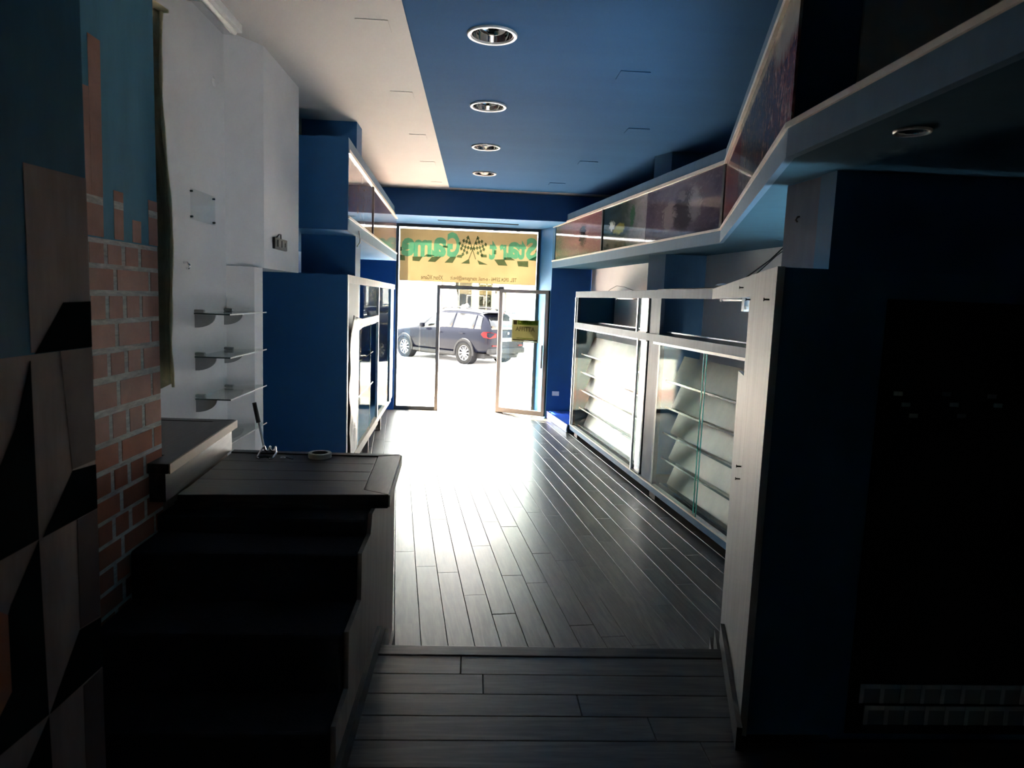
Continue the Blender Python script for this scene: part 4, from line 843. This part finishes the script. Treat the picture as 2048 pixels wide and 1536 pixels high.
tm_.f = [(j * (NU + 1) + i, j * (NU + 1) + i + 1, (j + 1) * (NU + 1) + i + 1, (j + 1) * (NU + 1) + i) for j in range(NV) for i in range(NU)]; tm_.mi = [0] * len(tm_.f)
o = obj('sheet', tm_, 'tarp_green', cu, smooth=True); o.modifiers.new('thick', 'SOLIDIFY').thickness = 0.003
hem = [(-1.52 + 0.345 + 0.010 * (w - 0.5) - 0.03 * w + 0.012 * max(0, 1 - abs(w - 0.45) * 3) + 0.002, 2.80 + 0.022 * math.sin(16 + w * 2.2) + 0.012 * math.sin(w * 9 + 4) - 0.003, 1.56 + 1.40 * w) for w in [k / 30 for k in range(31)]]
obj('hem', B().tube(hem, [0.006 + 0.002 * math.sin(k * 1.3) for k in range(31)], 8), 'tarp_cream', cu, smooth=True)
obj('knot', B().tube([(-1.245, 2.79, 2.985), (-1.225, 2.79, 2.975), (-1.20, 2.79, 2.965), (-1.172, 2.785, 2.955)], [0.012, 0.018, 0.014, 0.006], 8), 'tarp_cream', cu, smooth=True)
ff = thing('ceiling_fixture', 'long fluorescent fitting on the ceiling along the white wall', 'ceiling light', (-1.55, 3.9, 3.48))
obj('housing', B().box(-1.60, -1.475, 3.0, 4.55, 3.490, CEIL - 0.001), 'white_plastic', ff, bevel=0.006)
obj('reflector', B().box(-1.590, -1.535, 3.02, 4.545, 3.478, 3.4895), 'reflector', ff)
obj('tube', B().tube([(-1.505, 3.05, 3.474), (-1.505, 4.50, 3.474)], 0.013, 12), 'tube_white', ff, smooth=True)
obj('clip', B().box(-1.60, -1.53, 4.02, 4.045, 3.470, 3.4895), 'steel', ff)
tl = thing('long_tool', 'long steel rod with a black grip leaning in the shelf niche', 'tool', (-1.1, 4.062, 0.0))
obj('rod', B().tube([(-1.01, 4.062, 0.01), (-1.242, 4.062, 1.20)], 0.007, 8), 'steel', tl, smooth=True); obj('grip', B().tube([(-1.242, 4.062, 1.19), (-1.266, 4.062, 1.305)], [0.013, 0.012], 10), 'black_plastic', tl, smooth=True)

# ------------------------------------------------------------------ street outside
struct('ground', B().box(-40, 40, 12.34, 60, -0.30, -0.06), 'asphalt', 'sunlit street beyond the shop window')
struct('pavement', B().box(-40, 40, 12.22, 13.55, -0.10, -0.012), 'cobble', 'cobbled pavement outside the door')
struct('pavement.001', B().box(-40, 40, 13.55, 15.4, -0.10, -0.020), 'paving_red', 'reddish paved strip along the street')
struct('pavement.002', B().box(-40, 40, 25.2, 28.2, -0.10, 0.06), 'cobble', 'far pavement')
# far building with shop windows
fb = thing('far_building', 'white shop building across the street', 'building', (0, 28.3, 0))
openings = [(-1.45, -0.20, 0.5, 2.85), (0.02, 0.60, 0.4, 2.62), (0.70, 1.15, 0.4, 2.3), (-5.0, -3.2, 0.5, 2.8), (2.6, 4.6, 0.5, 2.8)]
wb_ = B(); xs = sorted({-30, 30, *[v_ for o_ in openings for v_ in o_[:2]]})
for a, b_ in zip(xs[:-1], xs[1:]):
    cov = [o_ for o_ in openings if o_[0] <= a and o_[1] >= b_]
    if cov: wb_.box(a, b_, 28.2, 28.45, 0, cov[0][2]); wb_.box(a, b_, 28.2, 28.45, cov[0][3], 9.0)
    else: wb_.box(a, b_, 28.2, 28.45, 0, 9.0)
obj('wall', wb_, 'far_wall', fb)
for i, (x0, x1, z0, z1) in enumerate(openings):
    w_ = obj('shop_window', B().box(x0, x1, 28.40, 29.2, z0 - 0.05, z0).box(x0, x1, 28.40, 29.2, z1, z1 + 0.05).box(x0 - 0.05, x0, 28.40, 29.2, z0, z1).box(x1, x1 + 0.05, 28.40, 29.2, z0, z1), 'far_cream' if i in (1, 2) else 'far_grey', fb)
    obj('back_panel', B().box(x0, x1, 29.2, 29.25, z0, z1), ['far_grey', 'far_cream', 'far_grey', 'far_teal', 'far_grey'][i], w_)
    obj('frame', B().box(x0, x0 + 0.05, 28.25, 28.32, z0, z1).box(x1 - 0.05, x1, 28.25, 28.32, z0, z1).box(x0, x1, 28.25, 28.32, z1 - 0.12, z1).box(x0 + (x1 - x0) * 0.55, x0 + (x1 - x0) * 0.55 + 0.04, 28.25, 28.32, z0, z1), 'far_cream', w_)
    obj('pane', B().box(x0 + 0.05, x1 - 0.05, 28.28, 28.285, z0, z1 - 0.12), 'pane_glass', w_)
# goods in the far shop windows
mq = thing('mannequin', 'white draped dress form in the far shop window', 'mannequin', (-1.0, 28.85, 0.5))
obj('dress', B().lathe([(0.001, 0.5), (0.24, 0.5), (0.22, 1.2), (0.20, 1.75), (0.19, 2.05), (0.13, 2.28), (0.05, 2.36), (0.001, 2.38)], 20, (-1.0, 28.85, 0)), 'far_dress', mq, smooth=True)
obj('head', B().lathe([(0.001, 2.36), (0.05, 2.38), (0.075, 2.46), (0.06, 2.54), (0.001, 2.58)], 16, (-1.0, 28.85, 0)), 'far_dress', mq, smooth=True)
for i, (x, z, w, h, mt, lb) in enumerate(((0.12, 1.20, 0.20, 0.30, 'goods_rust', 'rust coloured parcel in the middle far shop window'), (0.34, 1.20, 0.20, 0.42, 'goods_rust', 'taller rust coloured parcel beside the shorter one across the street'), (0.10, 1.86, 0.40, 0.03, 'far_grey', 'dark display bar in the middle far shop window'), (-1.40, 1.0, 0.16, 0.9, 'far_teal', 'teal banner at the edge of the left far shop window'))):
    tag(obj('shop_goods', B().box(x, x + w, 28.75, 28.95, z, z + h), mt, bevel=0.02), lb, 'goods')
# person in white clothes behind the car
def person(loc, label):
    t = thing('person', label, 'person', loc)
    me = bpy.data.meshes.new('body'); bm = bmesh.new()
    J = {'pel': (0, 0, 0.95, .15, .12), 'sp': (0, 0, 1.15, .15, .11), 'ch': (0, 0, 1.34, .17, .12), 'nk': (0, 0, 1.50, .055, .055), 'hd': (0, -0.01, 1.58, .07, .08), 'top': (0, 0, 1.70, .065, .075),
         'shL': (.17, 0, 1.42, .06, .06), 'elL': (.24, .02, 1.13, .045, .045), 'wrL': (.22, -.08, .90, .03, .03), 'hnL': (.21, -.10, .82, .035, .02),
         'shR': (-.17, 0, 1.42, .06, .06), 'elR': (-.24, .02, 1.13, .045, .045), 'wrR': (-.22, -.08, .90, .03, .03), 'hnR': (-.21, -.10, .82, .035, .02),
         'hpL': (.09, 0, .88, .09, .09), 'knL': (.10, -.01, .50, .06, .06), 'anL': (.10, .02, .09, .04, .04), 'toL': (.11, -.12, .04, .04, .03),
         'hpR': (-.09, 0, .88, .09, .09), 'knR': (-.10, -.01, .50, .06, .06), 'anR': (-.10, .02, .09, .04, .04), 'toR': (-.11, -.12, .04, .04, .03)}
    V = {k: bm.verts.new(v_[:3]) for k, v_ in J.items()}
    for e_ in ('pel sp', 'sp ch', 'ch nk', 'nk hd', 'hd top', 'ch shL', 'shL elL', 'elL wrL', 'wrL hnL', 'ch shR', 'shR elR', 'elR wrR', 'wrR hnR', 'pel hpL', 'hpL knL', 'knL anL', 'anL toL', 'pel hpR', 'hpR knR', 'knR anR', 'anR toR'):
        a, b_ = e_.split(); bm.edges.new((V[a], V[b_]))
    bm.verts.index_update(); order = {k: v_.index for k, v_ in V.items()}
    bm.to_mesh(me); bm.free()
    o = link('body', me, t); setmat(me, 'far_person')
    sk = o.modifiers.new('skin', 'SKIN'); sl = me.skin_vertices[0].data if me.skin_vertices else None
    if sl is None:
        bm = bmesh.new(); bm.from_mesh(me); bm.verts.layers.skin.verify(); bm.to_mesh(me); bm.free(); sl = me.skin_vertices[0].data
    for k, ix in order.items(): sl[ix].radius = J[k][3:5]; sl[ix].use_root = (k == 'pel')
    o.modifiers.new('sub', 'SUBSURF').levels = 1; o.modifiers['sub'].render_levels = 2
    hair = obj('hair', B().lathe([(0.001, 1.775), (0.05, 1.765), (0.082, 1.72), (0.088, 1.67), (0.084, 1.62)], 16, tuple(Vector(loc) + Vector((0, 0.012, 0)))), 'far_person', t, smooth=True)
    return t
person((-0.475, 24.6, -0.06), 'person in white clothes standing behind the parked car')

# ------------------------------------------------------------------ parked car
hd = Vector((-0.714, 0.700, 0)).normalized(); lf = Vector((-hd.y, hd.x, 0))
car = thing('car', 'dark blue estate car parked across the street', 'car', (0, 0, 0))
car.location = Vector((-0.318, 21.45, -0.06)) - lf * 0.86
car.rotation_euler = (0, 0, math.atan2(hd.y, hd.x))
ST = [(-0.95, .72, .46, .64, .92, .62, .98), (-.92, .82, .40, .65, .99, .70, 1.06), (-.78, .90, .37, .65, 1.04, .68, 1.30), (-.55, .925, .35, .65, 1.06, .63, 1.55), (-.25, .935, .33, .65, 1.05, .62, 1.635), (.2, .94, .30, .64, 1.03, .62, 1.665),
      (.8, .94, .28, .62, 1.01, .62, 1.675), (1.4, .94, .28, .62, 1.0, .60, 1.655), (1.75, .94, .28, .62, .99, .60, 1.55), (2.1, .94, .29, .62, .985, .63, 1.34), (2.42, .94, .30, .62, .98, .68, 1.13), (2.7, .93, .30, .62, .96, .70, 1.06), (3.2, .92, .32, .62, .91, .70, .99), (3.52, .85, .36, .60, .82, .62, .90), (3.68, .70, .42, .58, .72, .50, .78)]
def ring(s):
    x, w, zb_, zm, zbl, wr_, zr = s
    h = [(0, zb_), (w * .85, zb_), (w * .97, zb_ + .10), (w, zm), (w * .975, zbl - .03), (w * .93, zbl + .02), (wr_ + (w * .93 - wr_) * .12, zbl + (zr - zbl) * .82), (wr_ * .86, zr - .012), (wr_ * .45, zr), (0, zr + .006)]
    return h
cb_ = B(); RN = None
for s in ST:
    h = ring(s); full = [(y, z) for y, z in h] + [(-y, z) for y, z in h[-2:0:-1]]
    RN = len(full); cb_.v += [(s[0], y, z) for y, z in full]
for i in range(len(ST) - 1):
    for j in range(RN): cb_.f.append((i * RN + j, i * RN + (j + 1) % RN, (i + 1) * RN + (j + 1) % RN, (i + 1) * RN + j))
cb_.f.append(tuple(range(RN))[::-1]); cb_.f.append(tuple((len(ST) - 1) * RN + j for j in range(RN))); cb_.mi = [0] * len(cb_.f)
body = obj('body', cb_, 'car_paint', car, smooth=True, local=False); sf = body.modifiers.new('sub', 'SUBSURF'); sf.levels = 1; sf.render_levels = 2
def sid(x):
    for a, b_ in zip(ST[:-1], ST[1:]):
        if a[0] <= x <= b_[0]:
            t = (x - a[0]) / (b_[0] - a[0]); return [p + (q - p) * t for p, q in zip(a, b_)]
    return ST[-1]
def side_pt(x, t, sgn, off=0.004):
    h = ring(sid(x)); a, b_ = h[5], h[6]
    return (x, sgn * (a[0] + (b_[0] - a[0]) * t + off), a[1] + (b_[1] - a[1]) * t)
for sgn in (1, -1):
    for (xs0, xs1, xe0, xe1) in ((0.66, 0.66, 2.12, 1.62), (-0.30, -0.26, 0.58, 0.58), (-0.62, -0.50, -0.36, -0.32)):
        m_ = B(); K = 8
        for i in range(K + 1):
            u = i / K; xb = xs0 + (xe0 - xs0) * u; xt = xs1 + (xe1 - xs1) * u
            for tt in (0.06, 0.5, 0.97):
                x = xb + (xt - xb) * tt; m_.v.append(side_pt(x, tt, sgn))
        m_.f = [(i * 3 + j, i * 3 + j + 1, (i + 1) * 3 + j + 1, (i + 1) * 3 + j) for i in range(K) for j in range(2)]; m_.mi = [0] * len(m_.f)
        o = obj('side_window', m_, 'car_glass2', car, smooth=True, local=False); o.modifiers.new('thick', 'SOLIDIFY').thickness = 0.006
m_ = B()
for i in range(7):
    u = -1 + 2 * i / 6
    for (x, w, z) in ((-0.905, 0.66, 1.10), (-0.80, 0.62, 1.30), (-0.66, 0.56, 1.47)): m_.v.append((x - 0.028 + 0.05 * u * u, u * w, z))
m_.f = [(i * 3 + j, i * 3 + j + 1, (i + 1) * 3 + j + 1, (i + 1) * 3 + j) for i in range(6) for j in range(2)]; m_.mi = [0] * len(m_.f)
o = obj('rear_window', m_, 'car_glass2', car, smooth=True, local=False); o.modifiers.new('thick', 'SOLIDIFY').thickness = 0.01
obj('spoiler', B().box(-0.74, -0.40, -0.58, 0.58, 1.585, 1.615), 'car_paint', car, local=False, bevel=0.012)
obj('brake_light', B().box(-0.745, -0.735, -0.2, 0.2, 1.590, 1.610), 'tail_red', car, local=False)
for sgn in (1, -1):
    pts = [(-0.935, sgn * 0.50, 0.86), (-0.94, sgn * 0.50, 0.98), (-0.915, sgn * 0.74, 1.02), (-0.78, sgn * 0.915, 1.03), (-0.70, sgn * 0.935, 0.96), (-0.80, sgn * 0.925, 0.86), (-0.915, sgn * 0.76, 0.83)]
    obj('tail_light', B().slab(pts, (-0.75, sgn * 0.66, 0), 0.03), 'tail_red', car, local=False, bevel=0.008)
    obj('reflector_strip', B().box(-0.965, -0.935, min(sgn * .5, sgn * .68), max(sgn * .5, sgn * .68), 0.60, 0.63), 'tail_red', car, local=False)
    obj('roof_rail', B().tube([(-0.35, sgn * 0.56, 1.62), (-0.2, sgn * 0.57, 1.68), (0.6, sgn * 0.575, 1.72), (1.25, sgn * 0.565, 1.695), (1.4, sgn * 0.555, 1.645)], 0.014, 8), 'car_clad', car, smooth=True, local=False)
    mr_ = obj('wing_mirror', B().box(1.78, 1.92, min(sgn * .93, sgn * 1.10), max(sgn * .93, sgn * 1.10), 1.04, 1.19), 'car_paint', car, local=False, bevel=0.04)
    obj('sill', B().box(0.42, 2.38, min(sgn * .86, sgn * .955), max(sgn * .86, sgn * .955), 0.27, 0.37), 'car_clad', car, local=False, bevel=0.02)
    obj('door_handle', B().box(0.02, 0.20, min(sgn * .945, sgn * .97), max(sgn * .945, sgn * .97), 0.93, 0.955), 'car_paint', car, local=False, bevel=0.008)
    obj('door_handle', B().box(1.02, 1.20, min(sgn * .945, sgn * .97), max(sgn * .945, sgn * .97), 0.92, 0.945), 'car_paint', car, local=False, bevel=0.008)
    for wx in (0.0, 2.81):
        a_ = B(); K = 16
        for i in range(K + 1):
            a = math.pi * (-0.06 + 1.12 * i / K)
            for (r, yy_) in ((0.365, 0.93), (0.365, 0.962), (0.425, 0.962), (0.435, 0.93)): a_.v.append((wx + r * math.cos(a), sgn * yy_, 0.36 + r * math.sin(a)))
        a_.f = [(i * 4 + j, i * 4 + (j + 1) % 4, (i + 1) * 4 + (j + 1) % 4, (i + 1) * 4 + j) for i in range(K) for j in range(4)]; a_.mi = [0] * len(a_.f)
        obj('wheel_arch', a_, 'car_clad', car, local=False)
        ws = link('wheel', None, car); ws.location = (wx, sgn * 0.83, 0.345)
        obj('tyre', B().lathe([(0.235, -0.11), (0.33, -0.115), (0.347, -0.08), (0.347, 0.08), (0.33, 0.115), (0.235, 0.11)], 40, axis='Y', close=True), 'tyre', ws, smooth=True, local=False)
        rim = B().lathe([(0.238, -0.10), (0.238, 0.10), (0.222, 0.10), (0.222, -0.10)], 40, axis='Y', close=True)
        rim.lathe([(0.001, sgn * 0.095), (0.05, sgn * 0.095), (0.06, sgn * 0.07), (0.001, sgn * 0.07)], 16, axis='Y')
        for k in range(10):
            a = 2 * math.pi * k / 10; ca, sa = math.cos(a), math.sin(a)
            def rp(r, t): return (r * ca - t * sa, sgn * 0.088, r * sa + t * ca)
            rim.slab([rp(0.04, -0.016), rp(0.228, -0.024), rp(0.228, 0.024), rp(0.04, 0.016)], (0, -sgn, 0), 0.02)
        obj('rim', rim, 'alloy', ws, local=False)
        obj('brake_disc', B().lathe([(0.001, sgn * 0.02), (0.15, sgn * 0.02), (0.15, 0.0), (0.001, 0.0)], 24, axis='Y'), 'car_clad', ws, local=False)
        obj('wheel_well', B().lathe([(0.375, -sgn * 0.16), (0.375, sgn * 0.105), (0.25, sgn * 0.105)], 24, (wx, sgn * 0.83, 0.36), axis='Y'), 'black_slot', car, local=False)
obj('rear_bumper', B().box(-0.985, -0.80, -0.80, 0.80, 0.36, 0.56), 'car_clad', car, local=False, bevel=0.05)
obj('number_plate', B().box(-0.972, -0.955, -0.26, 0.26, 0.74, 0.85), 'plate_white', car, local=False)
obj('badge', B().lathe([(0.001, 0), (0.04, 0), (0.04, 0.012), (0.001, 0.014)], 18, (-0.975, 0, 0.99), axis='X'), 'plate_white', car, local=False)
for y in (0.52, -0.52): obj('exhaust_pipe', B().tube([(-0.72, y, 0.33), (-0.99, y, 0.325)], 0.035, 12), 'alloy', car, smooth=True, local=False)
obj('underbody', B().box(-0.7, 3.3, -0.75, 0.75, 0.20, 0.36), 'car_clad', car, local=False)
